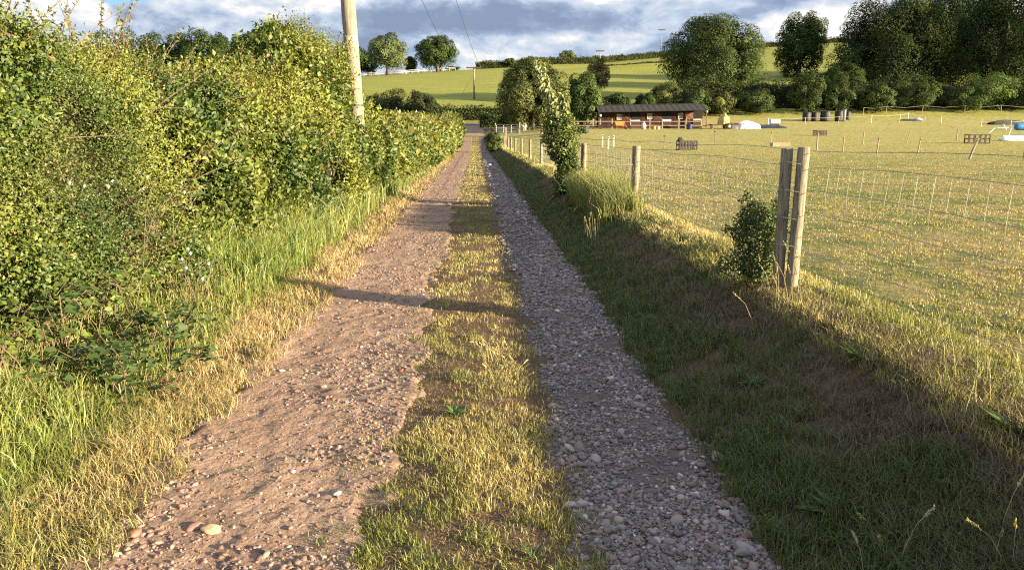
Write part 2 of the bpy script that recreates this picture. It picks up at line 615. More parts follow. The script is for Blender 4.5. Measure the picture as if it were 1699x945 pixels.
# ---------------------------------------------------------------- the two wheel tracks and the lane beyond
def wheel_track(name, s0, s1, mat, rough, seed):
    sv_ = axis([(s0 - 0.3, s1 + 0.3, 0.022)])
    yv_ = axis([(-8, 1.2, 0.15), (1.2, 8, 0.022), (8, 16, 0.06), (16, 40, 0.25), (40, 112, 0.8)])

    def zf(X, Y, S):
        e0 = s0 + 0.20 * (fbm(Y * 0.9, Y * 0 + seed, seed=seed) - 0.5) + 0.30 * (fbm(X * 6, Y * 6, seed=seed + 4) - 0.5)
        e1 = s1 + 0.20 * (fbm(Y * 0.9, Y * 0 + seed + 9, seed=seed + 1) - 0.5) + 0.30 * (fbm(X * 6, Y * 6, seed=seed + 5) - 0.5)
        inside = sstep(-0.08, 0.05, S - e0) * sstep(-0.08, 0.05, e1 - S)
        z = terrain(X, Y) + clod(X, Y, S)
        lump = rough * (fbm(X * 11, Y * 11, seed=seed + 20, oct=4) - 0.5) + 0.6 * rough * (fbm(X * 40, Y * 40, seed=seed + 30, oct=2) - 0.5)
        fade = 1 - sstep(30, 80, Y)
        return z - 0.03 + 0.045 * inside + lump * fade * inside
    o = grid(sv_, yv_, zf, name, mat)
    tag(o, kind='structure')
    return zf


Z_LEFT = wheel_track('dirt_wheel_track', -1.50, -0.46, SAND, 0.019, 41)
Z_RIGHT = wheel_track('gravel_wheel_track', 0.42, 1.17, GRAVBED, 0.010, 61)

# lane mouth and the tarmac road that crosses beyond it
SL = axis([(-2.3, 2.0, 0.25)])
lane = grid(SL, axis([(88, 113, 1)]), lambda X, Y, S: terrain(X, Y) + 0.02 - 0.1 * (1 - sstep(88, 97, Y)), 'lane_mouth', SAND)
tag(lane, kind='structure')
road = grid(axis([(-70, 7, 2.5)]), axis([(112.5, 117.5, 1.0)]), lambda X, Y, S: terrain(X, Y) + 0.05, 'tarmac_road', TARMAC)
tag(road, kind='structure')


# ---------------------------------------------------------------- leaf and blade generators
def unit(a):
    return a / np.maximum(np.linalg.norm(a, axis=-1, keepdims=True), 1e-9)


def leaf_arrays(P, D, Nn, L, Wd, fold=0.25):
    """rhombic folded leaves: P base points, D direction, Nn normal, L length, Wd width"""
    D = unit(D)
    side = unit(np.cross(D, Nn))
    nn = np.cross(side, D)
    L = L[:, None]
    Wd = Wd[:, None]
    v0 = P
    v1 = P + D * L * 0.45 + side * Wd * 0.5 + nn * Wd * fold
    v2 = P + D * L - nn * L * 0.12
    v3 = P + D * L * 0.45 - side * Wd * 0.5 + nn * Wd * fold
    V = np.stack([v0, v1, v2, v3], 1).reshape(-1, 3)
    b = np.arange(len(P))[:, None] * 4
    Fc = np.concatenate([b + np.array([[0, 1, 2]]), b + np.array([[0, 2, 3]])], 1).reshape(-1, 3)
    return V, Fc


def leaves(name, P, D, Nn, L, Wd, colr, mat=None, parent=None, fold=0.25):
    V, Fc = leaf_arrays(P, D, Nn, L, Wd, fold)
    return np_mesh(name, V, Fc, mat or LEAF, parent, np.repeat(colr, 4, axis=0))


def rand_dir(n, rng=RNG):
    return unit(rng.normal(size=(n, 3)))


def blades_arrays(P, H, Wd, lean, ang, rng=RNG, curl=1.0):
    """three-triangle curved blades"""
    n = len(P)
    fa = rng.uniform(0, 2 * math.pi, n)
    side = np.stack([np.cos(fa), np.sin(fa), np.zeros(n)], -1) * Wd[:, None] * 0.5
    ld = np.stack([np.cos(ang), np.sin(ang), np.zeros(n)], -1)
    up = np.array([0, 0, 1.0])
    m = P + up * (H * 0.55)[:, None] + ld * (lean * H * 0.30)[:, None]
    t = P + up * (H * np.clip(1.0 - 0.35 * lean * curl, 0.15, 1))[:, None] + ld * (lean * H)[:, None]
    V = np.stack([P - side, P + side, m - side * 0.8, m + side * 0.8, t], 1).reshape(-1, 3)
    b = np.arange(n)[:, None] * 5
    Fc = np.concatenate([b + np.array([[0, 1, 3]]), b + np.array([[0, 3, 2]]), b + np.array([[2, 3, 4]])], 1).reshape(-1, 3)
    return V, Fc


def mixc(a, b, t):
    a = np.array(a)
    b = np.array(b)
    return a[None, :] * (1 - t[:, None]) + b[None, :] * t[:, None]


def sample_y(n, y0, y1, p, width=None, rng=RNG):
    yy = np.linspace(y0, y1, 2000)
    w = yy ** (-p)
    if width is not None:
        w = w * width(yy)
    c = np.cumsum(w)
    return np.interp(rng.uniform(0, c[-1], n), c, yy)


GREEN = (0.10, 0.145, 0.028)
DGREEN = (0.045, 0.085, 0.020)
YGREEN = (0.235, 0.250, 0.045)
STRAW = (0.46, 0.37, 0.15)
HAY = (0.48, 0.35, 0.18)
BROWN = (0.17, 0.105, 0.06)


def grass_patch(name, n, s0, s1, y0, y1, p, h, w, dry, keep=None, lean=(0.1, 0.9), label=None, greens=(GREEN, YGREEN),
                straw=STRAW, widthf=None, lod=0.75, seed=1, hs=None):
    rng = np.random.default_rng(seed)
    Y = sample_y(n, y0, y1, p, widthf, rng)
    if callable(s1):
        S = s0 + rng.uniform(0, 1, n) * (s1(Y) - s0)
    else:
        S = rng.uniform(s0, s1, n)
    X = S - drift(Y)
    # clumping
    cl = fbm(X * 9, Y * 9, seed=seed + 2, oct=2) * 0.6 + fbm(X * 2.2, Y * 2.2, seed=seed + 3) * 0.4
    ok = rng.uniform(0, 1, n) < sstep(0.30, 0.58, cl) * 0.9 + 0.1
    if keep is not None:
        ok &= rng.uniform(0, 1, n) < keep(S, Y, X)
    X, Y, S = X[ok], Y[ok], S[ok]
    n = len(X)
    Z = terrain(X, Y) + clod(X, Y, S) - 0.004
    if abs(s0) < 2.2 and not callable(s1) and abs(s1) < 2.4:
        pass
    scale = np.maximum(1.0, Y / 4.0) ** lod
    H = rng.uniform(h[0], h[1], n) * (0.65 + 0.7 * fbm(X * 3.1, Y * 3.1, seed=seed + 9))
    if hs is not None:
        H = H * hs(S, Y, X)
    Wd = rng.uniform(w[0], w[1], n) * scale
    ln = rng.uniform(lean[0], lean[1], n)
    ang = rng.uniform(0, 2 * math.pi, n)
    V, Fc = blades_arrays(np.stack([X, Y, Z], -1), H, Wd, ln, ang, rng)
    d = dry(S, Y, X) + rng.normal(0, 0.22, n)
    d = np.clip(d, 0, 1)
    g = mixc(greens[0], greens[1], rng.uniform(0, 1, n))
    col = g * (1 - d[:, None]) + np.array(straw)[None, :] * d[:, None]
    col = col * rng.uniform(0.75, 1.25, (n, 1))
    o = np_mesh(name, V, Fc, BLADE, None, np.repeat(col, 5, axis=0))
    tag(o, label, 'grass', kind='stuff')
    return o


def nz(X, Y, f, seed):
    return fbm(X * f, Y * f, seed=seed)


# centre strip between the wheel tracks
grass_patch('grass', 190000, -0.78, 0.60, 1.6, 110, 1.55, (0.012, 0.055), (0.0022, 0.0042),
            dry=lambda S, Y, X: 0.28 + 1.9 * (nz(X, Y, 1.9, 31) - 0.42) + 0.35 * sstep(2.5, 5, Y) * (nz(X, Y, 0.4, 5)),
            keep=lambda S, Y, X: sstep(0.74, 0.22, np.abs(S + 0.05) + 0.35 * (nz(X, Y, 2.5, 77) - 0.5) + 0.25 * (nz(X, Y, 8, 76) - 0.5)) * (0.06 + 0.94 * sstep(0.40, 0.53, nz(X, Y, 3.4, 78))),
            label='short tufted green and straw grass on the hump between the wheel tracks', seed=101)
# shaded verge right of the gravel, blade colours lowered to deepen its shade
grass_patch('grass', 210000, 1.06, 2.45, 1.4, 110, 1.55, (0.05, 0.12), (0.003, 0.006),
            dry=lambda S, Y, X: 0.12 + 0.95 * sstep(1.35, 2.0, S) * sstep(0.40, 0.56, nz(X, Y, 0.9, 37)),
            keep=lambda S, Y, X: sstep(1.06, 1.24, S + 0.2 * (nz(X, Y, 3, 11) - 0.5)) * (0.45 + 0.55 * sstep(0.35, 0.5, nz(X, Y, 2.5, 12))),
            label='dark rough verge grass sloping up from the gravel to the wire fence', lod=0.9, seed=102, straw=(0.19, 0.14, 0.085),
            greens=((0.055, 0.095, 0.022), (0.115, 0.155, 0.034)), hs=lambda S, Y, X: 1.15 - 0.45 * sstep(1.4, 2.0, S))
# bank edge under the fence
grass_patch('grass', 60000, 2.02, 2.75, 1.6, 90, 1.4, (0.06, 0.22), (0.0025, 0.005),
            dry=lambda S, Y, X: 0.50 + 1.1 * (nz(X, Y, 0.8, 57) - 0.45),
            label='yellow green uncut grass along the foot of the wire fence', straw=(0.56, 0.46, 0.18), seed=103, lean=(0.1, 0.7),
            hs=lambda S, Y, X: 0.45 + 1.3 * sstep(0.5, 0.75, nz(X, Y, 0.7, 59)))
# paddock
grass_patch('grass', 520000, 2.3, lambda Y: 0.80 * Y + 2.5, 2.2, 75, 1.85, (0.012, 0.036), (0.0028, 0.0055),
            dry=lambda S, Y, X: 0.80 + 1.0 * (nz(X, Y, 0.9, 67) - 0.5) + 0.4 * (nz(X, Y, 0.25, 68) - 0.5) - 0.25 * sstep(20, 60, Y),
            keep=lambda S, Y, X: (0.25 + 0.75 * sstep(0.36, 0.52, nz(X, Y, 1.8, 69))) * (0.35 + 0.65 * sstep(0.4, 0.55, nz(X, Y, 6.5, 70))),
            label='closely grazed yellowing turf of the paddock', seed=104, widthf=lambda y: 0.8 * y + 0.2, straw=(0.41, 0.325, 0.125), lod=0.65)
grass_patch('grass_tufts', 70000, 2.5, lambda Y: 0.80 * Y + 2.5, 2.2, 70, 1.7, (0.03, 0.07), (0.003, 0.006),
            dry=lambda S, Y, X: 0.55 + 0.6 * (nz(X, Y, 0.6, 167) - 0.5),
            keep=lambda S, Y, X: sstep(0.60, 0.70, nz(X, Y, 2.3, 169)) + 0.6 * sstep(0.62, 0.7, nz(X, Y, 0.5, 170)),
            label='scattered taller tufts over the grazed paddock', seed=114, widthf=lambda y: 0.8 * y + 0.2, straw=(0.33, 0.28, 0.11), lod=0.6)
# hay coloured left verge
grass_patch('grass', 190000, -2.62, -1.36, 1.4, 105, 1.55, (0.03, 0.13), (0.0025, 0.0045),
            dry=lambda S, Y, X: 0.80 - 0.75 * sstep(-1.75, -2.1, S + 0.5 * (nz(X, Y, 1.3, 79) - 0.5)) - 0.3 * sstep(4.5, 2.5, Y) + 0.9 * (nz(X, Y, 1.6, 77) - 0.5),
            keep=lambda S, Y, X: sstep(-1.30, -1.72, S + 0.5 * (nz(X, Y, 2.2, 13) - 0.5) + 0.3 * (nz(X, Y, 9, 15) - 0.5)) * (0.4 + 0.6 * sstep(0.36, 0.52, nz(X, Y, 2.6, 19))),
            label='dry hay coloured verge grass left of the dirt track', seed=105, straw=HAY, lean=(0.2, 1.2))
# tall grass at the foot of the hedge
grass_patch('grass', 130000, -3.35, -1.85, 1.6, 70, 1.35, (0.22, 0.55), (0.004, 0.007),
            dry=lambda S, Y, X: 0.12 + 0.6 * (nz(X, Y, 1.0, 87) - 0.42),
            keep=lambda S, Y, X: sstep(-1.80, -2.35, S + 0.6 * (nz(X, Y, 1.0, 14) - 0.5)) * (0.3 + 0.7 * sstep(0.4, 0.55, nz(X, Y, 1.1, 15))) * (1 - 0.75 * sstep(3.6, 4.6, Y) * (1 - sstep(6.5, 8.0, Y)) * sstep(-2.15, -2.4, S)),
            label='tall bright green grass growing against the foot of the hedge', seed=106, lean=(0.1, 0.75),
            greens=((0.10, 0.165, 0.028), (0.19, 0.25, 0.05)), hs=lambda S, Y, X: 0.45 + 0.5 * sstep(-2.2, -2.9, S) + 0.35 * sstep(5.5, 8, Y) + 0.3 * sstep(8, 11, Y) * (1 - sstep(16, 20, Y)) - 0.35 * sstep(18, 24, Y))
# dead thatch and short leaf litter on the bare parts
grass_patch('dead_grass', 38000, -0.62, 0.56, 1.6, 60, 1.6, (0.012, 0.03), (0.0025, 0.0045),
            dry=lambda S, Y, X: 0.75 + 0 * S, keep=lambda S, Y, X: sstep(0.66, 0.40, np.abs(S)),
            label='dead straw and short yellow blades on the hump between the tracks', seed=111, lean=(0.8, 2.2), straw=(0.36, 0.25, 0.13), greens=(GREEN, BROWN))
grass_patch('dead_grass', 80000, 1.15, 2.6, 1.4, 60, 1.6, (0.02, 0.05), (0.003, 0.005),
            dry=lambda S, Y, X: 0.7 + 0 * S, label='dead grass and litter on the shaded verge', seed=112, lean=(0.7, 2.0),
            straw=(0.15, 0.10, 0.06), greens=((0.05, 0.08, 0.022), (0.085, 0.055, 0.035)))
# clump between ivy and post
grass_patch('grass', 14000, 1.85, 2.45, 10.8, 15.2, 0.2, (0.25, 0.62), (0.004, 0.007),
            dry=lambda S, Y, X: 0.12 + 0.6 * (nz(X, Y, 1.2, 97) - 0.4), label='tall leaning grass clump beside the ivy clad stump',
            seed=107, lean=(0.1, 0.6), greens=((0.10, 0.155, 0.03), (0.19, 0.23, 0.05)), lod=0.3)


# ---------------------------------------------------------------- stones
def ico():
    t = (1 + 5 ** 0.5) / 2
    v = np.array([(-1, t, 0), (1, t, 0), (-1, -t, 0), (1, -t, 0), (0, -1, t), (0, 1, t), (0, -1, -t), (0, 1, -t),
                  (t, 0, -1), (t, 0, 1), (-t, 0, -1), (-t, 0, 1)], float)
    f = np.array([(0, 11, 5), (0, 5, 1), (0, 1, 7), (0, 7, 10), (0, 10, 11), (1, 5, 9), (5, 11, 4), (11, 10, 2), (10, 7, 6),
                  (7, 1, 8), (3, 9, 4), (3, 4, 2), (3, 2, 6), (3, 6, 8), (3, 8, 9), (4, 9, 5), (2, 4, 11), (6, 2, 10), (8, 6, 7), (9, 8, 1)])
    v = unit(v)
    return v, f


def subdiv(v, f):
    v = list(map(tuple, v))
    cache = {}
    nf = []

    def mid(a, b):
        k = (min(a, b), max(a, b))
        if k not in cache:
            p = (np.array(v[a]) + np.array(v[b])) / 2
            v.append(tuple(p / np.linalg.norm(p)))
            cache[k] = len(v) - 1
        return cache[k]
    for a, b, c in f:
        ab, bc, ca = mid(a, b), mid(b, c), mid(c, a)
        nf += [(a, ab, ca), (b, bc, ab), (c, ca, bc), (ab, bc, ca)]
    return np.array(v), np.array(nf)


ICO0 = ico()
ICO1 = subdiv(*ICO0)
ICO2 = subdiv(*ICO1)
ICO3 = subdiv(*ICO2)
STONE_COLS = np.array([(0.17, 0.145, 0.135), (0.13, 0.11, 0.105), (0.22, 0.19, 0.175), (0.09, 0.08, 0.08), (0.18, 0.135, 0.115),
                       (0.20, 0.125, 0.10), (0.30, 0.27, 0.25), (0.15, 0.14, 0.14), (0.13, 0.095, 0.085), (0.44, 0.40, 0.37)])


def stones(name, X, Y, Z, size, base, label=None, seed=5, weights=None, flat=(0.42, 0.75), sink=0.25, cols=STONE_COLS):
    rng = np.random.default_rng(seed)
    bv, bf = base
    n = len(X)
    sx = size * rng.uniform(0.8, 1.35, n)
    sy = size * rng.uniform(0.6, 1.0, n)
    sz = size * rng.uniform(flat[0], flat[1], n)
    a = rng.uniform(0, 2 * math.pi, n)
    tl = rng.normal(0, 0.22, n)
    lump = 1 + 0.16 * (rng.uniform(-1, 1, (n, len(bv))) if len(bv) < 50 else 0)
    V = bv[None, :, :] * (np.asarray(lump)[..., None] if len(bv) < 50 else 1.0)
    if len(bv) >= 50:
        ph = rng.uniform(0, 50, (n, 1))
        q = bv[None, :, :] * 1.3
        V = V * (0.82 + 0.36 * vnoise(q[..., 0] + ph, q[..., 1] + ph * 2, q[..., 2], seed))[..., None]
    x = V[..., 0] * sx[:, None]
    y = V[..., 1] * sy[:, None]
    z = V[..., 2] * sz[:, None]
    z = z + x * np.tan(tl)[:, None]
    ca, sa = np.cos(a)[:, None], np.sin(a)[:, None]
    vx = X[:, None] + ca * x - sa * y
    vy = Y[:, None] + sa * x + ca * y
    vz = Z[:, None] + z + (sz * (1 - 2 * sink))[:, None]
    P = np.stack([vx, vy, vz], -1).reshape(-1, 3)
    Fc = (bf[None] + (np.arange(n) * len(bv))[:, None, None]).reshape(-1, 3)
    w = weights or [4, 4, 3, 3, 3, 1, 1.5, 3, 3, 0.5]
    w = np.array(w[:len(cols)], float)
    ci = rng.choice(len(cols), n, p=w / w.sum())
    col = cols[ci] * rng.uniform(0.7, 1.3, (n, 1)) * np.array([1.10, 1.0, 0.98])
    return np_mesh(name, P, Fc, STONE, None, np.repeat(col, len(bv), axis=0), smooth=True)


def pebble_field(name, n, s0, s1, y0, y1, p, rmed, base, zf, label, seed, keep=None, lod=0.7, **kw):
    rng = np.random.default_rng(seed)
    Y = sample_y(n, y0, y1, p, None, rng)
    S = rng.uniform(s0, s1, n)
    X = S - drift(Y)
    if keep is not None:
        ok = rng.uniform(0, 1, n) < keep(S, Y, X)
        X, Y, S = X[ok], Y[ok], S[ok]
    n = len(X)
    size = rmed * np.exp(rng.normal(0, 0.5, n)) * np.maximum(1, Y / 4.0) ** lod
    size = np.minimum(size, (0.017 if s0 < 0 else 0.028) * np.maximum(1, Y / 8))
    o = stones(name, X, Y, zf(X, Y, S), size, base, seed=seed, **kw)
    tag(o, label, 'gravel', kind='stuff')
    return o


gk = lambda S, Y, X: sstep(0.30, 0.52, S + 0.22 * (nz(X, Y, 2.0, 21) - 0.5)) * sstep(1.30, 1.05, S + 0.22 * (nz(X, Y, 2.0, 22) - 0.5)) * (1 - 0.8 * sstep(0.58, 0.68, nz(X, Y, 2.2, 23)))
pebble_field('gravel', 44000, 0.3, 1.3, 1.5, 6.5, 1.3, 0.0058, ICO1, Z_RIGHT,
             'grey rounded pebbles packed in the near part of the right wheel track', 201, gk, lod=0.35)
pebble_field('gravel', 42000, 0.3, 1.3, 6.5, 45, 1.5, 0.0064, ICO0, Z_RIGHT,
             'fine grey gravel running far down the right wheel track', 202, gk, lod=0.55)
lk = lambda S, Y, X: (0.06 + 0.94 * sstep(0.53, 0.62, nz(X, Y, 1.7, 24) + 0.05 * sstep(-1.1, -0.7, S))) * sstep(-1.55, -1.3, S)
pebble_field('gravel', 9000, -1.55, -0.35, 1.5, 12, 1.4, 0.0075, ICO1, Z_LEFT,
             'small stones scattered over the pink dirt wheel track', 203, lk, lod=0.3, sink=0.5,
             weights=[3, 1, 4, 1, 4, 3, 4, 2, 2, 0.3], cols=STONE_COLS * np.array([0.95, 0.82, 0.72]))
pebble_field('gravel', 9000, -1.55, -0.35, 1.5, 25, 1.5, 0.0035, ICO0, Z_LEFT,
             'grit on the surface of the dirt wheel track', 204, None, lod=0.6, sink=0.35,
             weights=[3, 1, 4, 1, 4, 3, 4, 2, 2, 0.3], cols=STONE_COLS * np.array([0.95, 0.82, 0.72]))


def big_stone(px, py, r, colr, label, seed, flat=0.5, zf=Z_LEFT, rot=0.0):
    p = on_ground(px, py)
    s_ = p.x + drift(p.y)
    z = float(zf(np.array([p.x]), np.array([p.y]), np.array([s_]))[0])
    z = max(z, p.z)
    o = stones('stone', np.array([0.0]), np.array([0.0]), np.array([0.0]), np.array([r]), ICO3, seed=seed,
               flat=(flat, flat), sink=0.35, cols=np.array([colr]))
    o.location = (p.x, p.y, z)
    o.rotation_euler = (0, 0, rot)
    tag(o, label, 'stone', 'larger stones lying in the track')


for i, a in enumerate([
        (226, 890, 0.028, (0.33, 0.10, 0.07), 'brick red flat stone near the bottom left of the dirt track'),
        (324, 880, 0.034, (0.34, 0.18, 0.14), 'pinkish brown stone between the red stone and the tan stone'),
        (352, 886, 0.033, (0.42, 0.32, 0.17), 'tan oval stone beside the pinkish brown stone'),
        (196, 929, 0.020, (0.42, 0.32, 0.22), 'pale rounded stone at the bottom edge of the dirt track'),
        (536, 645, 0.022, (0.42, 0.34, 0.26), 'pale flat stone in the middle of the dirt track'),
        (468, 619, 0.019, (0.44, 0.36, 0.28), 'pale stone at the hay coloured edge of the dirt track'),
        (665, 617, 0.022, (0.36, 0.12, 0.08), 'small red stone where dirt track meets the grass hump'),
        (486, 787, 0.016, (0.58, 0.53, 0.46), 'whitish pebble among the stones in the dirt track'),
        (560, 825, 0.016, (0.60, 0.56, 0.50), 'white pebble beside the grass hump near the bottom'),
        (462, 800, 0.018, (0.35, 0.25, 0.19), 'brownish stone in the loose gravel of the dirt track')]):
    big_stone(*a, seed=300 + i, rot=i * 1.3)
for i, a in enumerate([
        (1190, 760, 0.036, (0.28, 0.25, 0.23), 'large grey stone at the right edge of the gravel track'),
        (1208, 788, 0.026, (0.34, 0.31, 0.28), 'round grey stone beside the large one at the gravel edge'),
        (1192, 724, 0.026, (0.17, 0.15, 0.11), 'mossy dark stone sunk in the verge beside the gravel'),
        (988, 768, 0.027, (0.33, 0.29, 0.27), 'pale oval stone on the left side of the gravel track'),
        (943, 747, 0.024, (0.27, 0.24, 0.22), 'flat grey stone where gravel meets the grass hump'),
        (1122, 868, 0.032, (0.24, 0.19, 0.17), 'large brown stone near the bottom of the gravel track'),
        (1236, 918, 0.034, (0.30, 0.28, 0.27), 'large round pale stone at the bottom of the gravel track'),
        (1184, 918, 0.021, (0.36, 0.20, 0.11), 'orange brown stone at the bottom of the gravel track'),
        (1006, 875, 0.022, (0.28, 0.25, 0.23), 'round grey pebble on the left edge of the near gravel')]):
    big_stone(*a, seed=330 + i, zf=Z_RIGHT, rot=i * 0.9)


# ---------------------------------------------------------------- hedges
def hedge(name, label, y0, y1, n_twig, per, leaf, face, top, back, colf, p, seed, shoots=0, lod=0.6, hull=0.30, sz0=4.0, cat='hedge', keep=None):
    """a long hedge whose face follows the lane. face(z01,Y) -> s of the surface, top(Y) -> height above ground"""
    rng = np.random.default_rng(seed)
    root = empty(name, (0, 0, 0), label=label, cat=cat)
    ymid = (y0 + y1) / 2
    root.location = (-3.3 - float(drift(ymid)), ymid, gz(-3.3 - float(drift(ymid)), ymid))
    off = np.array(root.location)

    def surf(Y, u):
        """u 0..1 face, 1..1.7 top, 1.7..2.2 back"""
        ht = top(Y)
        zf = np.clip(u, 0, 1)
        s = face(zf, Y)
        z = zf * ht
        over = np.clip((u - 1) / 0.7, 0, 1)
        s = s - over * back
        z = z + 0.10 * np.sin(over * math.pi)
        bk = np.clip((u - 1.7) / 0.5, 0, 1)
        z = z * (1 - bk)
        nx = np.where(u < 1, 1.0, np.where(u < 1.7, 0.15, -1.0))
        nzv = np.where(u < 1, 0.25 + 0.7 * sstep(0.8, 1.0, u), np.where(u < 1.7, 1.0, 0.2))
        X = s - drift(Y)
        lump = 0.75 * (fbm(X * 0.7, Y * 0.9, z * 1.1, seed=seed, oct=3) - 0.5) + 0.42 * (fbm(X * 2.6, Y * 2.6, z * 2.6, seed=seed + 2, oct=2) - 0.5)
        nn = unit(np.stack([nx, np.zeros_like(nx), nzv], -1))
        P = np.stack([X, Y, z + terrain(X, Y)], -1) + nn * lump[..., None]
        return P, nn
    # hull for twigs and dead leaves, coloured dark for the shaded gaps
    yy = np.arange(y0, y1 + 0.01, 0.16 if y1 < 25 else 0.5)
    uu = np.linspace(0.0, 2.2, 34)
    YY, UU = np.meshgrid(yy, uu)
    P, nn = surf(YY, UU)
    P = P - nn * hull
    V = P.reshape(-1, 3) - off
    a, b = YY.shape
    i = np.arange(a - 1)[:, None] * b + np.arange(b - 1)[None, :]
    Fc = np.stack([i, i + 1, i + b + 1, i + b], -1).reshape(-1, 4)
    core = np_mesh('dark_hull', V, Fc, HEDGE_CORE, root, smooth=False)
    # twigs with leaves
    Y = sample_y(n_twig, y0, y1, p, None, rng)
    u = rng.uniform(0.0, 1.72, n_twig)
    P, nn = surf(Y, u)
    if keep is not None:
        ok = rng.uniform(0, 1, n_twig) < keep(P[:, 0], Y, u)
        P, nn, Y, u = P[ok], nn[ok], Y[ok], u[ok]
        n_twig = len(Y)
    sc = np.maximum(1, Y / sz0) ** lod
    tl = rng.uniform(0.10, 0.30, n_twig) * (1 + 0.25 * (sc - 1))
    td = unit(nn * 0.75 + np.array([0, 0, 0.55]) + rng.normal(0, 0.55, (n_twig, 3)))
    depth = rng.uniform(0.0, 1.0, n_twig) ** 1.5 * (hull + 0.02)
    P = P - nn * depth[:, None]
    k = per
    t = (np.arange(k)[None, :] + rng.uniform(0, 1, (n_twig, k))) / k
    LP = P[:, None, :] + td[:, None, :] * (t * tl[:, None])[..., None]
    LP = LP.reshape(-1, 3)
    n = len(LP)
    D = unit(np.repeat(td, k, axis=0) * 0.6 + rng.normal(0, 0.7, (n, 3)))
    Nn = unit(np.repeat(nn, k, axis=0) * 0.9 + np.array([0.1, -0.05, 0.45]) + rng.normal(0, 0.45, (n, 3)))
    spc = 0.62 + 1.05 * sstep(0.35, 0.65, fbm(LP[:, 0] * 0.8, LP[:, 1] * 0.8, LP[:, 2] * 0.8, seed=seed + 9))
    L = leaf * rng.uniform(0.55, 1.4, n) * np.repeat(sc, k) * spc
    colr = colf(LP[:, 0], LP[:, 1], LP[:, 2], np.repeat(u, k), rng)
    V, Fc = leaf_arrays(LP - off, D, Nn, L, L * rng.uniform(0.5, 0.75, n))
    np_mesh('foliage', V, Fc, LEAF, root, np.repeat(colr, 4, axis=0))
    return root, surf, off


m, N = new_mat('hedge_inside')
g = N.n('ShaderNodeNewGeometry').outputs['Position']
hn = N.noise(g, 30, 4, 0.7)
c = N.mix(N.maprange(hn, 0.4, 0.6), (0.030, 0.034, 0.014), (0.055, 0.040, 0.025))  # dead leaf brown, kept dark to stand in for shade between leaves
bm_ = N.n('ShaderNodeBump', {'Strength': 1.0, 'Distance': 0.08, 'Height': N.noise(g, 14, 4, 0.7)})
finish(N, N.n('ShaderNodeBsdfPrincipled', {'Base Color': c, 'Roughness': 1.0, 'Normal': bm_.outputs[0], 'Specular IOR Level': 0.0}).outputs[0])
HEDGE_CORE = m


def near_face(z, Y):
    base = np.interp(Y, [2, 5, 9, 12, 14.5, 17, 20], [-2.80, -2.55, -2.55, -2.34, -2.29, -2.42, -2.5])
    return base - 0.78 * z ** 1.3 * np.interp(Y, [2, 10, 16, 20], [1, 0.9, 0.35, 0.4]) + 0.12 * np.sin(z * 3.0)


def near_top(Y):
    return np.interp(Y, [2, 5.4, 8, 11, 12.5, 14.2, 15.2, 16.2, 17.5, 19.5], [1.95, 1.90, 1.85, 1.80, 2.15, 2.85, 2.75, 2.2, 1.75, 1.55])


def near_col(x, y, z, u, rng):
    n = len(x)
    k = fbm(x * 0.9, y * 0.9, z * 0.9, seed=71)
    a = mixc((0.052, 0.088, 0.017), (0.205, 0.225, 0.040), np.clip(0.5 + 3.2 * (k - 0.5) + rng.normal(0, 0.28, n) + 0.3 * (u - 0.5), 0, 1))
    red = (rng.uniform(0, 1, n) < 0.008 + 0.16 * sstep(0.52, 0.66, fbm(x * 1.1, y * 1.1, z * 1.1, seed=73)) * sstep(0.75, 1.05, u))
    a[red] = np.array((0.24, 0.14, 0.07)) * rng.uniform(0.8, 1.3, (red.sum(), 1))
    return a * rng.uniform(0.75, 1.25, (n, 1))


H1, surf1, off1 = hedge('overgrown_hedge', 'tall overgrown yellow green hedge along the left side of the dirt track', 1.8, 19.6,
                        78000, 7, 0.0245, near_face, near_top, 1.3, near_col, 1.15, 401, lod=0.62,
                        keep=lambda X, Y, u: 0.05 + 0.95 * sstep(0.40, 0.50, fbm(Y * 2.0, u * 3.6, seed=404) + 0.22 * sstep(0.55, 1.0, u) + 0.05 * sstep(6, 9, Y)))

# woody stems that poke out of the tall hedge, with their own leaves
rng = np.random.default_rng(55)
mb = MB()
stem = []
LPs, LDs, Lsz = [], [], []
for i in range(300):
    Y = float(rng.uniform(4.0, 12.5)) if i > 50 else float(rng.uniform(13.3, 15.8))
    u = float(rng.uniform(0.85, 1.6)) if i % 4 else float(rng.uniform(0.2, 0.9))
    P, nn = surf1(np.array([Y]), np.array([u]))
    p = Vector(P[0] - nn[0] * 0.25)
    stem.append((Y, p))
    L = float(rng.uniform(0.30, 0.80)) * (1.3 if Y < 9 else 0.9)
    d = Vector(nn[0]) * 0.45 + Vector((rng.normal(0, .35), rng.normal(0, .35), 1.0 if u > 0.85 else 0.4))
    d.normalize()
    bend = Vector((rng.normal(0, .25), rng.normal(0, .25), -0.1))
    bare = i % 4 == 0
    if bare:
        d = (d + Vector((0.2, rng.normal(0, 1.0), rng.normal(0.2, 0.6)))).normalized()
        L *= 1.3
    pts = [p + d * (L * t) + bend * (L * t * t * 0.5) for t in (0, .33, .66, 1.0)]
    mb.tube([q - Vector(off1) for q in pts], [0.005, 0.004, 0.003, 0.0012], 4, cap=False)
    for k in range(int(L / (0.16 if bare else 0.035))):
        t = rng.uniform(0.2, 1.0)
        q = p + d * (L * t) + bend * (L * t * t * 0.5)
        LPs.append(q - Vector(off1))
        LDs.append(rng.normal(0, 1, 3) + np.array(d) * 0.6)
        Lsz.append(0.032 * rng.uniform(0.6, 1.2) * max(1, Y / 5) ** 0.4)
stem.sort(key=lambda q: q[0])
mb.tube([q[1] - Vector(off1) for q in stem], 0.006, 4, cap=False)
mb.build('branches', TWIG, H1)
LPs = np.array([tuple(v) for v in LPs])
Lsz = np.array(Lsz)
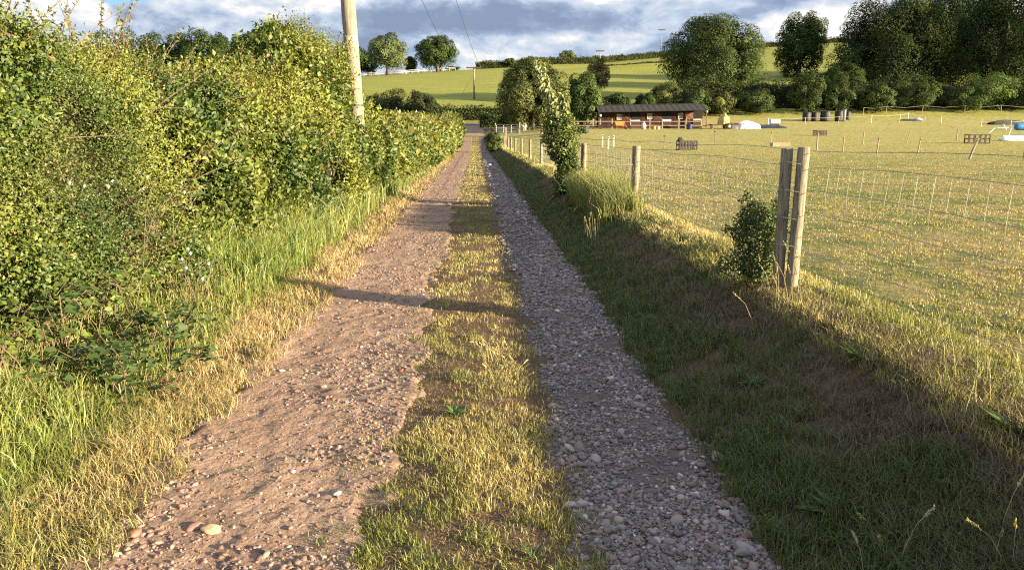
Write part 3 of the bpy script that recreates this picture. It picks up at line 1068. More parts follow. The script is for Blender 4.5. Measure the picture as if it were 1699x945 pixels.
leaves('shoot_leaves', LPs, np.array(LDs), rand_dir(len(LPs), rng) + np.array([0.4, -0.2, 0.6]), Lsz, Lsz * 0.62,
       mixc((0.10, 0.14, 0.03), (0.24, 0.20, 0.06), rng.uniform(0, 1, len(LPs))), parent=H1)


def trim_face(z, Y):
    return np.interp(Y, [18, 24, 50, 95], [-2.55, -2.35, -2.2, -2.1]) - 0.30 * z ** 2


def trim_top(Y):
    return np.interp(Y, [18, 22, 30, 60, 95], [1.10, 1.10, 1.45, 1.8, 1.9])


def trim_col(x, y, z, u, rng):
    n = len(x)
    k = fbm(x * 0.5, y * 0.5, z * 0.8, seed=81)
    a = mixc((0.075, 0.115, 0.024), (0.21, 0.222, 0.046), np.clip(0.55 + 2.2 * (k - 0.5) + rng.normal(0, 0.28, n), 0, 1))
    red = rng.uniform(0, 1, n) < 0.02 + 0.12 * sstep(0.8, 1.0, u)
    a[red] = np.array((0.26, 0.17, 0.07))
    return a * rng.uniform(0.8, 1.2, (n, 1))


H2, _s2, _o2 = hedge('clipped_hedge', 'low clipped hedge continuing beyond the wooden pole down the lane', 18.6, 96,
                     34000, 6, 0.030, trim_face, trim_top, 1.1, trim_col, 1.35, 402, lod=0.70)


# ---------------------------------------------------------------- utility pole beside the lane
def tilt_pole(root, base, topv):
    d = (topv - base).normalized()
    root.rotation_euler = Vector((0, 0, 1)).rotation_difference(d).to_euler()


pb = at(603, 330, 15.0)
pb.z = gz(pb.x, pb.y) - 0.1
pt = at(577, 0, 15.0)
pole = empty('utility_pole', pb, label='pale weathered wooden utility pole leaning out of the tall hedge', cat='pole')
tilt_pole(pole, pb, pt)
plen = 9.6
mb = MB()
prof = []
for i in range(60):
    t = i / 59
    prof.append((0.152 - 0.035 * t + 0.003 * math.sin(i * 1.7), t * plen))
mb.lathe((0, 0, 0), prof, 20)
mb.build('shaft', POLE_WOOD, pole, smooth=True)
# crossarm, insulators (above the picture)
mb = MB()
mb.box((0, 0, plen - 0.35), (1.5, 0.1, 0.1), bev=0.01)
arm = mb.build('crossarm', POLE_WOOD, pole)
for sx in (-0.62, 0.62):
    MB().lathe((sx, 0, plen - 0.3), [(0.02, 0), (0.05, 0.02), (0.03, 0.07), (0.055, 0.1), (0.03, 0.16), (0.01, 0.19)], 12).build('insulator', BLACKP, pole, smooth=True)
# warning plate wrapped round the pole, facing the lane
zc = (at(590, 71, 15.0) - pb).length
rp = 0.152 - 0.035 * zc / plen + 0.004
cam_ang = math.atan2(-pb.y, -pb.x)
a0 = cam_ang + 0.16


def wrap(pts2, r):
    return [(r * math.cos(a0 + x / r), r * math.sin(a0 + x / r), zc + y) for x, y in pts2]


def wrapped_strip(mb, p, q, w, r, n=5):
    p = Vector(p)
    q = Vector(q)
    d = (q - p).normalized()
    s = Vector((-d.y, d.x)) * w / 2
    vs = []
    for i in range(n + 1):
        c = p.lerp(q, i / n)
        vs += [(c.x - s.x, c.y - s.y), (c.x + s.x, c.y + s.y)]
    o = wrap(vs, r)
    mb.add(o, [(2 * i, 2 * i + 1, 2 * i + 3, 2 * i + 2) for i in range(n)])


mb = MB()
rows = []
nseg = 12
for yy_ in (-0.115, 0.115):
    rows.append(wrap([(-0.125 + 0.25 * i / nseg, yy_) for i in range(nseg + 1)], rp + 0.003))
    rows.append(wrap([(-0.125 + 0.25 * i / nseg, yy_) for i in range(nseg + 1)], rp - 0.002))
vs = rows[0] + rows[2] + rows[1] + rows[3]
k = nseg + 1
mb.add(vs, [(i, i + 1, k + i + 1, k + i) for i in range(nseg)] + [(3 * k + i, 3 * k + i + 1, 2 * k + i + 1, 2 * k + i) for i in range(nseg)] +
       [(i, i + 1, 2 * k + i + 1, 2 * k + i) for i in range(nseg)] + [(k + i, k + i + 1, 3 * k + i + 1, 3 * k + i) for i in range(nseg)])
plate = mb.build('warning_plate', SIGNM, pole)
plate['label'] = 'pale plate with a black triangle and lightning arrow'
mb = MB()
A, B, C_ = (0.0, 0.085), (-0.075, -0.045), (0.075, -0.045)
for p, q in ((A, B), (B, C_), (C_, A)):
    wrapped_strip(mb, p, q, 0.013, rp + 0.006)
for p, q in (((0.004, 0.045), (-0.018, 0.008)), ((-0.018, 0.008), (0.018, 0.006)), ((0.018, 0.006), (-0.002, -0.03))):
    wrapped_strip(mb, p, q, 0.009, rp + 0.006)
for yy_, hw in ((-0.068, 0.08), (-0.088, 0.06), (-0.103, 0.07)):
    wrapped_strip(mb, (-hw, yy_), (hw, yy_), 0.007, rp + 0.006)
mb.build('warning_symbol', BLACKPAINT, plate)
# step band
mb = MB()
mb.lathe((0, 0, 2.05), [(0.150, 0), (0.152, 0.004), (0.152, 0.03), (0.150, 0.034)], 20)
mb.build('steel_band', DARKMETAL, pole)

# far pole across the road, and the two on the skyline


def far_pole(px, pytop, pybase, Y, arm_w, label, stay=False):
    b = at(px, pybase, Y)
    t = at(px, pytop, Y)
    gzv = gz(b.x, b.y)
    root = empty('utility_pole', (b.x, b.y, gzv - 0.1), label=label, cat='pole', group='distant utility poles')
    L = t.z - gzv + 0.1
    MB().lathe((0, 0, 0), [(0.19, 0), (0.17, L * 0.5), (0.14, L), (0.06, L + 0.03)], 10).build('shaft', POLE_WOOD, root, smooth=True)
    mb = MB()
    mb.box((0, -0.2, L - 0.2), (arm_w, 0.2, 0.13 + 0.0010 * Y))
    mb.build('crossarm', DARKMETAL, root)
    for sx in (-arm_w / 2 + 0.12, arm_w / 2 - 0.12):
        MB().lathe((sx, -0.16, L - 0.11), [(0.05, 0), (0.1, 0.05), (0.07, 0.2), (0.03, 0.26)], 8).build('insulator', DARKMETAL, root)
    if stay:
        MB().tube([(0, 0, L - 1.2), (-2.6, -1.5, 0.4)], 0.03, 5).build('stay_wire', DARKMETAL, root)
    return root, b, L, gzv


FP, fb, fL, fz = far_pole(787, 111, 186, 150, 2.9, 'wooden utility pole with crossarm standing behind the far road hedge', True)
far_pole(995.5, 84, 100, 312, 3.4, 'small utility pole on the skyline above the yellowish bush', False)
far_pole(1096.5, 49, 84, 352, 3.2, 'small utility pole on the skyline left of the big round tree', False)

ptop = pole.matrix_basis
bpy.context.view_layer.update()
for i, (sx, fx, sag, lab) in enumerate(((-0.62, -1.33, 2.6, 'left overhead wire sagging from the near pole to the far pole'),
                                        (0.62, 1.33, 1.0, 'right overhead wire running from the near pole to the far pole'))):
    a = pole.matrix_world @ Vector((sx, 0, plen - 0.15))
    b = Vector((fb.x + fx, fb.y - 0.16, fz - 0.1 + fL + 0.1))
    pts = []
    for k in range(41):
        t = k / 40
        q = a.lerp(b, t)
        q.z -= 4 * sag * t * (1 - t)
        pts.append(q)
    mid = pts[20].copy()
    rad = [0.010 + 0.022 * k / 40 for k in range(41)]
    o = MB().tube([p - mid for p in pts], rad, 5).build('overhead_wire', LINE)
    o.location = mid
    tag(o, lab, 'wire', 'overhead wires')

# ---------------------------------------------------------------- wire fence along the right of the lane
S_F = 2.42
fence = empty('wire_fence', (S_F - float(drift(5.5)), 5.5, gz(S_F - 0.27, 5.5)),
              label='wire mesh stock fence on round wooden posts between the lane and the paddock', cat='fence')
foff = Vector(fence.location)


def post(x, y, h, r, lean=(0, 0), top=0.0, name='fence_post', parent=fence, lab=None):
    z = gz(x, y) - 0.15
    mb = MB()
    H = h + 0.15
    pr = [(r * 1.02, 0), (r * 1.0, H * 0.3), (r * 0.98, H * 0.7), (r * 0.97, H - 0.012), (r * 0.90, H)]
    n = 14
    vs, fs = [], []
    for rr, zz in pr:
        for k in range(n):
            a = 2 * math.pi * k / n
            w = 1 + 0.03 * math.sin(3 * a + x * 7)
            vs.append((rr * w * math.cos(a) + lean[0] * zz, rr * w * math.sin(a) + lean[1] * zz, zz))
    for i in range(len(pr) - 1):
        for k in range(n):
            j = (k + 1) % n
            fs.append((i * n + k, i * n + j, (i + 1) * n + j, (i + 1) * n + k))
    fs.append(tuple(range((len(pr) - 1) * n, len(pr) * n)))
    mb.add(vs, fs)
    o = mb.build(name, POST_WOOD, parent)
    o.data.polygons.foreach_set('use_smooth', [True] * (len(fs) - 1) + [False])
    o.location = Vector((x, y, z)) - (foff if parent is fence else Vector((0, 0, 0)))
    if lab:
        o['label'] = lab
    return o


ptsF = []
pA, pB = at(1298, 360, 5.5), at(1321, 360, 5.44)
post(pA.x, 5.50, 1.06, 0.043, (0.0, 0), lab='front left post of the pair strapped together')
post(pB.x, 5.44, 1.065, 0.044, (0.014, 0.0), lab='paler leaning post of the pair strapped together')
tops = {1056: 242, 969: 238, 933: 236, 898: 234, 879.5: 231, 865.5: 229, 855: 228.5, 848: 227.5, 843: 227, 837: 226, 832: 225}
for px, py in tops.items():
    u = (px - 849.5) / F
    Y = (S_F + 0.0) / (u * 0.98 + 0.048)
    Y = {1056: 11.3, 969: 16.6, 933: 21.6}.get(px, Y)
    X = u * Y * 1.0
    tp = at(px, py, Y)
    z = gz(tp.x, tp.y)
    post(tp.x, tp.y, max(0.75, min(1.3, tp.z - z)), 0.062 if Y < 20 else 0.058)
    ptsF.append((tp.x, tp.y))
ptsF = [(2.0 + 0.048 * 5.5 + 0.05, 0.0)] + [(2.35, 0.4)] * 0 + [(2.14, 5.44)] + ptsF
ptsF[0] = (2.45, -0.2)
# netting: horizontal line wires and stays
mb = MB()
hts = [0.06, 0.17, 0.29, 0.42, 0.57, 0.74, 0.92]


def fence_xy(Y):
    ys = [p[1] for p in ptsF]
    xs = [p[0] + 0.06 for p in ptsF]
    return float(np.interp(Y, ys, xs))


ylist = list(np.arange(-0.2, 12, 0.35)) + list(np.arange(12, 60, 1.2))
for k, hh in enumerate(hts + [1.04]):
    pts = []
    for j, Y in enumerate(ylist):
        x = fence_xy(Y)
        z = gz(x, Y) + hh + 0.012 * math.sin(Y * 1.9 + k)
        lean = 0.05 * max(0, (hh - 0.4)) * (1 if Y < 5 else 0)
        pts.append(Vector((x + lean, Y, z)) - foff)
    r = [0.0016 * max(1.0, max(Y, 1) / 3.5) ** 0.6 for Y in ylist]
    mb.tube(pts, r, 4, cap=False)
Y = 0.0
while Y < 30:
    x = fence_xy(Y)
    z = gz(x, Y)
    r = 0.0012 * max(1.0, max(Y, 1) / 3.5) ** 0.6
    kink = 0.05 * (1 if Y < 5.3 else 0.3) * (0.5 + random.random() * 0.6)
    pts = [Vector((x, Y, z + 0.06)) - foff, Vector((x + 0.01, Y, z + 0.57)) - foff,
           Vector((x + kink * 0.3, Y + 0.01, z + 0.74)) - foff, Vector((x + kink, Y + kink * 0.9, z + 0.92)) - foff]
    mb.tube(pts, r, 3, cap=False)
    Y += 0.15 if Y < 14 else 0.3
mb.build('wire_netting', WIRE, fence)
# staples / strap round the pair
for hh in (0.95, 0.75, 0.55, 0.35):
    MB().tube([Vector(((pA.x + pB.x) / 2 + 0.102 * math.cos(a), 5.47 + 0.07 * math.sin(a), gz(2.07, 5.47) + hh + 0.01 * math.sin(a * 2))) - foff
             for a in np.linspace(0, 2 * math.pi, 15)], 0.0022, 4, cap=False).build('tie_wire', WIRE, fence)


# ---------------------------------------------------------------- generic leafy plant pieces
def leafy(parent, pts, n, r, leaf, colA, colB, name='foliage', seed=1, droop=0.0, up=0.4, mat=None, wr=0.62):
    """leaves scattered round a polyline with radius r (list)"""
    rng = np.random.default_rng(seed)
    pts = np.array([tuple(p) for p in pts], float)
    r = np.array(r, float) if hasattr(r, '__len__') else np.full(len(pts), r)
    t = rng.uniform(0, len(pts) - 1.001, n)
    i = t.astype(int)
    f = (t - i)[:, None]
    c = pts[i] * (1 - f) + pts[i + 1] * f
    rr = r[i] * (1 - f[:, 0]) + r[i + 1] * f[:, 0]
    d = rand_dir(n, rng)
    k = rng.uniform(0.35, 1.0, n) ** 0.6
    lump = 0.7 + 0.6 * fbm(c[:, 0] * 3 + d[:, 0] * 1.5, c[:, 1] * 3 + d[:, 1] * 1.5, c[:, 2] * 3 + d[:, 2] * 1.5, seed=seed)
    P = c + d * (rr * k * lump)[:, None]
    D = unit(d * 0.5 + rng.normal(0, 0.6, (n, 3)) + np.array([0, 0, -droop]))
    Nn = unit(d * 0.8 + np.array([0.2, -0.1, up]) + rng.normal(0, 0.35, (n, 3)))
    L = leaf * rng.uniform(0.6, 1.35, n)
    colr = mixc(colA, colB, rng.uniform(0, 1, n)) * rng.uniform(0.8, 1.25, (n, 1))
    return leaves(name, P, D, Nn, L, L * wr, colr, parent=parent, mat=mat)


# ivy and bindweed clad stump by the fence
ib = on_ground(938, 322)
ivy = empty('ivy_clad_stump', ib, label='leaning ivy clad stump with tall pale leafy shoots beside the fence', cat='climber')
MB().tube([(0, 0, -0.1), (0.02, 0, 0.6), (0.0, 0, 1.1), (-0.12, 0, 1.7)], [0.09, 0.07, 0.05, 0.03], 8).build('trunk', BARK, ivy, smooth=True)
iy = ib.y


def rel(px, py):
    return at(px, py, iy) - ib


leafy(ivy, [rel(940, 330), rel(940, 300), rel(942, 270), rel(938, 250)], 5200, [0.34, 0.30, 0.22, 0.2], 0.055,
      (0.05, 0.085, 0.022), (0.11, 0.15, 0.035), 'ivy_leaves', 61)
leafy(ivy, [rel(935, 260), rel(930, 235), rel(928, 215), rel(925, 200)], 4200, [0.20, 0.36, 0.42, 0.26], 0.06,
      (0.07, 0.11, 0.025), (0.19, 0.22, 0.05), 'ivy_leaves', 62)
rs = np.random.default_rng(77)
for q in range(9):
    a0_, h0_ = rs.uniform(0, 6.28), rs.uniform(0.2, 1.7)
    e_ = Vector((math.cos(a0_) * 0.5, math.sin(a0_) * 0.3, rs.uniform(0.05, 0.35)))
    b_ = Vector((-0.06 * h0_, 0, h0_))
    MB().tube([b_, b_ + e_ * 0.6, b_ + e_], [0.006, 0.004, 0.002], 4).build('stem', TWIG, ivy)
    leafy(ivy, [b_ + e_ * 0.3, b_ + e_ * 0.7, b_ + e_], 130, [0.13, 0.09, 0.04], 0.055, (0.06, 0.10, 0.022), (0.17, 0.20, 0.05), 'ivy_leaves', 640 + q)
for j, (pl, rr, nn_) in enumerate((([(926, 205), (920, 175), (908, 150), (897, 122), (892, 100)], [0.17, 0.19, 0.13, 0.15, 0.05], 760),
                                   ([(930, 205), (936, 185), (937, 168), (935, 155)], [0.16, 0.13, 0.10, 0.05], 380))):
    P_ = [rel(*q) for q in pl]
    MB().tube(P_, [0.012, 0.010, 0.008, 0.006, 0.003][:len(P_)], 5).build('stem', TWIG, ivy)
    leafy(ivy, P_, nn_, rr, 0.105, (0.16, 0.19, 0.06), (0.34, 0.36, 0.16), 'shoot_leaves', 63 + j, droop=1.3, wr=0.5)

# dark hawthorn bush against the double post
hb = on_ground(1250, 474)
bush = empty('small_bush', hb, label='small dark leafy hawthorn bush pressed against the paired fence posts', cat='bush')
mb = MB()
rng = np.random.default_rng(9)
for i in range(16):
    a = rng.uniform(0, 6.28)
    e = Vector((0.2 * math.cos(a), 0.15 * math.sin(a), rng.uniform(0.35, 0.62)))
    mb.tube([(0, 0, -0.05), e * 0.5 + Vector((0, 0, 0.05)), e], [0.008, 0.005, 0.002], 4)
mb.build('branches', TWIG, bush)
leafy(bush, [(0.0, 0, 0.10), (0.02, 0, 0.28), (0.0, 0, 0.45), (-0.02, 0, 0.58)], 3600, [0.12, 0.21, 0.19, 0.10], 0.026,
      (0.045, 0.075, 0.02), (0.10, 0.14, 0.03), 'foliage', 64)
leafy(bush, [(0.1, 0, 0.3), (0.2, 0.05, 0.5), (0.16, 0.05, 0.68)], 420, [0.12, 0.09, 0.03], 0.026, (0.05, 0.08, 0.02), (0.11, 0.15, 0.03), 'foliage', 66)
leafy(bush, [(-0.1, 0, 0.1), (-0.2, -0.05, 0.2), (-0.28, -0.05, 0.17)], 300, [0.12, 0.09, 0.04], 0.026, (0.04, 0.07, 0.02), (0.09, 0.13, 0.03), 'foliage', 67)
leafy(bush, [(-0.05, 0, 0.5), (-0.1, 0, 0.66), (-0.08, 0, 0.74)], 160, [0.09, 0.05, 0.02], 0.024, (0.06, 0.09, 0.02), (0.13, 0.16, 0.03), 'foliage', 68)
leafy(bush, [(-0.08, 0, 0.4), (-0.24, 0.0, 0.44)], 200, [0.08, 0.03], 0.024, (0.05, 0.08, 0.02), (0.1, 0.14, 0.03), 'foliage', 65)


# brambles with white flowers in front of the hedge
def bramble(px, py, hgt, spread, n, label, seed, Y=None, flowers=0, leaf=0.05, dark=False):
    p = on_ground(px, py) if Y is None else at(px, py, Y)
    root = empty('bramble', p, label=label, cat='bramble', group='brambles at the hedge foot')
    rng = np.random.default_rng(seed)
    mb = MB()
    P, D, Nn, L = [], [], [], []
    for i in range(n):
        a = rng.uniform(0, 2 * math.pi)
        e = Vector((math.cos(a) * spread * rng.uniform(0.4, 1), math.sin(a) * spread * rng.uniform(0.4, 1), hgt * rng.uniform(0.25, 0.8)))
        ox, oy = rng.normal(0, spread * 0.35, 2)
        c = [Vector((ox * min(1, t * 40) + e.x * t, oy * min(1, t * 40) + e.y * t, -0.08 if t < 0.01 else hgt * 1.0 * math.sin(t * 2.2) * rng.uniform(0.85, 1.0) * (0.6 + 0.4 * e.z / hgt))) for t in (0, 0.08, 0.4, 0.75, 1)]
        mb.tube(c, [0.003, 0.003, 0.0026, 0.002, 0.0012], 4)
        for t in np.arange(0.25, 1.0, 0.16):
            k = min(3, int(t * 4))
            q = c[k].lerp(c[k + 1], t * 4 - k)
            o = rng.uniform(0, 6.28)
            for s in (-0.9, 0, 0.9):      # three leaflets
                d = np.array([math.cos(o + s), math.sin(o + s), rng.uniform(-0.2, 0.3)])
                P.append(tuple(q + Vector(d) * 0.012))
                D.append(d)
                Nn.append(np.array([0.25, -0.2, 1]) + rng.normal(0, 0.3, 3))
                L.append(leaf * rng.uniform(0.8, 1.25) * (1.15 if s == 0 else 0.9))
    mb.build('canes', TWIG, root)
    L = np.array(L)
    c0, c1 = ((0.045, 0.078, 0.018), (0.09, 0.125, 0.028)) if dark else ((0.08, 0.125, 0.022), (0.18, 0.225, 0.04))
    leaves('leaves', np.array(P), np.array(D), np.array(Nn), L, L * 0.72, mixc(c0, c1, rng.uniform(0, 1, len(L))), parent=root, fold=0.12)
    if flowers:
        for i in range(flowers):
            a = rng.uniform(0, 6.28)
            c = (math.cos(a) * spread * rng.uniform(0, 0.9) + 0.12, math.sin(a) * spread * rng.uniform(0, 0.9) - 0.12, hgt * rng.uniform(0.6, 1.05))
            FD = np.array([(math.cos(k * 1.257), 0.3 * math.sin(k * 1.257), math.sin(k * 1.257)) for k in range(5)]) + rng.normal(0, 0.1, (5, 3))
            FL = np.full(5, 0.014)
            leaves('flower', np.tile(np.array(c), (5, 1)), FD, np.tile(np.array([0.7, -0.6, 0.3]), (5, 1)), FL, FL * 0.9,
                   np.full((5, 3), 0.62), parent=root)
    return root


bramble(215, 655, 0.40, 0.34, 26, 'bramble with broad dark leaves arching over the hay coloured verge', 71, leaf=0.062, dark=True)
bramble(140, 560, 0.6, 0.5, 34, 'bramble patch with bright toothed leaves at the left edge of the verge', 72, leaf=0.055)
bramble(115, 470, 0.8, 0.5, 30, 'bramble with white flowers low in the dark hollow of the hedge', 73, Y=5.2, flowers=8, leaf=0.05, dark=True)
bramble(230, 410, 0.6, 0.5, 26, 'flowering bramble halfway up the hedge face with pinkish white blossoms', 74, Y=6.0, flowers=9, leaf=0.052, dark=True)
bramble(330, 520, 0.55, 0.35, 18, 'flowering bramble half hidden in tall grass right of the other brambles', 75, flowers=7, leaf=0.04)
bramble(70, 600, 0.55, 0.45, 30, 'broad leaved bramble between the far left bramble and the hedge hollow', 77, leaf=0.06, dark=True)
bramble(290, 590, 0.42, 0.30, 20, 'low bramble spilling forward from the hedge into the hay coloured grass', 78, leaf=0.055, dark=True)
bramble(20, 640, 0.5, 0.4, 26, 'nettle like bramble at the far left edge of the picture', 76, leaf=0.045)


# broad leaved weeds on the verges
def weed(px, py, n, leaf, label, seed, colA=(0.05, 0.085, 0.022), colB=(0.09, 0.135, 0.032), cat='weed'):
    p = on_ground(px, py)
    rng = np.random.default_rng(seed)
    a = rng.uniform(0, 6.28, n)
    el_ = rng.uniform(0.15, 1.0, n)
    D = np.stack([np.cos(a), np.sin(a), el_], -1)
    P = np.stack([0.01 * np.cos(a), 0.01 * np.sin(a), np.zeros(n)], -1)
    L = leaf * rng.uniform(0.6, 1.2, n)
    V, Fc = leaf_arrays(P, D, np.stack([-np.cos(a), -np.sin(a), np.ones(n) * 1.2], -1), L, L * 0.26, 0.2)
    o = np_mesh('weed', V, Fc, LEAF, None, np.repeat(mixc(colA, colB, rng.uniform(0, 1, n)), 4, axis=0))
    o.location = p + Vector((0, 0, 0.01))
    tag(o, label, cat, 'broad leaved weeds on the verges')


weed(1390, 860, 34, 0.13, 'plantain rosette with long dark leaves on the shaded verge near the bottom', 81)
weed(1250, 640, 20, 0.09, 'weed tuft halfway along the shaded verge beside the gravel', 82)
weed(1430, 600, 30, 0.11, 'bright green weed tuft at the sunlit edge of the fence bank', 83, (0.09, 0.16, 0.03), (0.17, 0.25, 0.05))
weed(1680, 720, 18, 0.13, 'dock leaves at the right edge just under the wire fence', 84)
weed(30, 860, 26, 0.08, 'pale leafy weed at the bottom left corner of the verge', 85, (0.10, 0.15, 0.04), (0.18, 0.24, 0.06))
weed(885, 930, 16, 0.06, 'dark green weed on the grass hump at the bottom edge', 86)
weed(755, 690, 26, 0.07, 'green tussock in the middle of the grass hump', 87, (0.08, 0.14, 0.03), (0.14, 0.20, 0.04))


# tall seeding grass stalks
def seed_stalks(name, spots, h, label, seed, nst=14, colr=(0.42, 0.36, 0.16), spread=0.25, lean=0.35):
    rng = np.random.default_rng(seed)
    p0 = on_ground(*spots[0])
    mb = MB()
    P, D, L = [], [], []
    for sx, sy in spots:
        c = on_ground(sx, sy) - p0
        for i in range(nst):
            b = c + Vector((rng.normal(0, spread), rng.normal(0, spread), 0))
            b.z = gz(b.x + p0.x, b.y + p0.y) - p0.z
            H = h * rng.uniform(0.6, 1.1)
            ld = Vector((rng.normal(-0.1, lean), rng.normal(0, lean), 0)) * H
            pts = [b, b + ld * 0.2 + Vector((0, 0, H * 0.4)), b + ld * 0.5 + Vector((0, 0, H * 0.75)), b + ld + Vector((0, 0, H))]
            mb.tube(pts, [0.0016, 0.0014, 0.0011, 0.0008], 3, cap=False)
            top = pts[3] - pts[2]
            for k in range(26):
                t = rng.uniform(0.35, 1.05)
                P.append(tuple(pts[2] + top * t))
                D.append(np.array(top.normalized()) + rng.normal(0, 0.25, 3))
                L.append(0.016 * rng.uniform(0.7, 1.2))
    root = empty(name, p0)
    st = mb.build('stalks', STRAWM, root)
    L = np.array(L)
    leaves('seed_heads', np.array(P), np.array(D), rand_dir(len(L), rng), L, L * 0.4, np.array([colr]) * rng.uniform(0.8, 1.2, (len(L), 1)), parent=root)
    tag(root, label, 'grass')
    return root


STRAWM = plain('straw', (0.34, 0.30, 0.13), 0.8, var=0.3)
seed_stalks('seeding_grass', [(1600, 650), (1660, 700), (1690, 640)], 0.42, 'tall seeding grass stalks under the fence at the right edge', 91, 9, spread=0.12)
seed_stalks('seeding_grass', [(1290, 530), (1310, 500)], 0.38, 'seeding grass stalks growing round the foot of the paired posts', 92, 9, spread=0.07)
seed_stalks('seeding_grass', [(1000, 372), (1030, 372), (975, 360)], 0.85, 'tall seeding grass leaning between the ivy clad stump and a post', 93, 16, spread=0.25)
seed_stalks('seeding_grass', [(975, 410), (985, 415)], 0.45, 'few dry stalks standing on the shaded verge past the bush', 94, 5, spread=0.08, lean=0.1)
seed_stalks('seeding_grass', [(1650, 935), (1440, 940)], 0.2, 'pale stalks catching the light at the bottom right', 95, 4, spread=0.05)
seed_stalks('seeding_grass', [(560, 400), (520, 430), (600, 360), (450, 450)], 0.75, 'seeding grass rising above the tall green grass by the hedge', 96, 12, spread=0.3)
seed_stalks('seeding_grass', [(820, 600), (840, 640)], 0.16, 'bright dry tuft of stalks on the grass hump', 97, 16, (0.5, 0.4, 0.17), spread=0.05)

# a few twigs lying on the dirt
p = on_ground(490, 660)
mb = MB()
mb.tube([(0, 0, .012), (0.06, 0.02, .02), (0.14, 0.01, .015), (0.22, 0.03, .01)], [0.003, 0.003, 0.002, 0.001], 5)
mb.tube([(0.14, 0.01, .015), (0.15, -0.05, .012), (0.1, -0.09, .01)], [0.002, 0.002, 0.001], 5)
o = mb.build('fallen_twig', BARK)
o.location = (p.x, p.y, p.z + 0.01)
tag(o, 'thin forked twig lying on the dirt track beside the hay coloured verge', 'twig')


# ---------------------------------------------------------------- trees
def tree(name, label, base, H, Wd, bot=0.2, n=9000, leaf=0.34, cA=(0.045, 0.075, 0.02), cB=(0.10, 0.135, 0.032), seed=1, lobes=12,
         group=None, cat='tree', depth=1.0, tr=0.25, shape=1.0, gold=None, trunk_lean=0.0):
    rng = np.random.default_rng(seed)
    leaf = leaf * 0.78
    n = int(n * 2.3)
    root = empty(name, base, label=label, cat=cat, group=group)
    zc = H * (1 + bot) / 2
    rz_ = H * (1 - bot) / 2
    rx = Wd / 2
    ry = rx * depth
    # lobes on a lopsided ellipsoid
    cen, rad = [(0, 0, zc)], [0.60]
    lobes = int(lobes * 1.6)
    for i in range(lobes):
        z = 1 - 2 * (i + 0.5) / lobes
        a = i * 2.399 + rng.uniform(-0.4, 0.4)
        rr = math.sqrt(max(0, 1 - z * z)) ** 0.6
        k = rng.uniform(0.55, 0.78)
        wz = (1 - 0.25 * shape * max(0, z)) if z > 0 else 1
        cen.append((rx * k * rr * math.cos(a) * wz, ry * k * rr * math.sin(a) * wz, zc + rz_ * k * z))
        rad.append(rng.uniform(0.22, 0.36))
    cen = np.array(cen)
    rad = np.array(rad)
    w = rad ** 2
    li = rng.choice(len(cen), n, p=w / w.sum())
    d = rand_dir(n, rng)
    up = d[:, 2] < -0.35
    d[up, 2] *= -rng.choice([1, -1], up.sum(), p=[0.6, 0.4])
    k = 1 - 0.45 * rng.uniform(0, 1, n) ** 2.2
    lump = 0.68 + 0.66 * fbm(d[:, 0] * 2.3 + li * 3.1, d[:, 1] * 2.3, d[:, 2] * 2.3, seed=seed, oct=3)
    tone = rng.uniform(0.60, 1.40, len(cen))[li]
    P = cen[li] + d * np.array([rx, ry, rz_]) * (rad[li] * k * lump)[:, None]
    # keep only leaves that are not deep inside another lobe
    q = (P - cen[0]) / np.array([rx, ry, rz_])
    m0 = (np.linalg.norm(q, axis=1) > 0.30) & (P[:, 2] > H * bot * 0.6)
    P, tone, d = P[m0], tone[m0], d[m0]
    hole = fbm(P[:, 0] * 1.9 / rx * 2, P[:, 1] * 1.9 / rx * 2, P[:, 2] * 1.9 / rx * 2, seed=seed + 5, oct=2)
    P, tone, d = P[hole > 0.37], tone[hole > 0.37], d[hole > 0.37]
    n = len(P)
    out = unit((P - cen[0]) / np.array([rx, ry, rz_]))
    Nn = unit(out * 0.4 + d * 0.8 + np.array([0, 0, 0.35]) + rng.normal(0, 0.36, (n, 3)))
    D = unit(rng.normal(0, 1, (n, 3)) + out * 0.2)
    D = unit(D - Nn * np.sum(D * Nn, axis=1, keepdims=True))
    L = leaf * rng.uniform(0.55, 1.4, n)
    t = np.clip(0.5 + 1.6 * (fbm(P[:, 0] * 0.5, P[:, 1] * 0.5, P[:, 2] * 0.5, seed=seed + 7) - 0.5) + rng.normal(0, 0.25, n), 0, 1)
    colr = mixc(cA, cB, t) * rng.uniform(0.8, 1.2, (n, 1)) * tone[:, None]
    if gold is not None:  # low sun on the upper crown, put into the leaf colour
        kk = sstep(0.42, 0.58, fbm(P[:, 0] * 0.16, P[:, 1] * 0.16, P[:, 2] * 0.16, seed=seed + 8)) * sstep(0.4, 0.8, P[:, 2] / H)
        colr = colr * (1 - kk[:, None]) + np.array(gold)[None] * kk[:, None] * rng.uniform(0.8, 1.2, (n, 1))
    V, Fc = leaf_arrays(P, D, Nn, L, L * rng.uniform(0.55, 0.9, n), 0.2)
    np_mesh('crown', V, Fc, FARLEAF, root, np.repeat(colr, 4, axis=0))
    mb = MB()
    r0 = tr
    mb.tube([(0, 0, -0.3), (0.02, 0, H * 0.15), (trunk_lean * 0.5, 0, H * 0.35), (trunk_lean, 0.0, H * 0.6)], [r0 * 1.25, r0, r0 * 0.8, r0 * 0.4], 9)
    for i in range(1, len(cen), 2):
        a = Vector((trunk_lean * 0.4, 0, H * (0.22 + 0.2 * rng.uniform(0, 1))))
        b = Vector(cen[i])
        mb.tube([a, a.lerp(b, 0.5) + Vector((0, 0, -0.04 * H)), b], [r0 * 0.4, r0 * 0.25, r0 * 0.1], 6)
    mb.build('trunk', BARK, root, smooth=True)
    return root


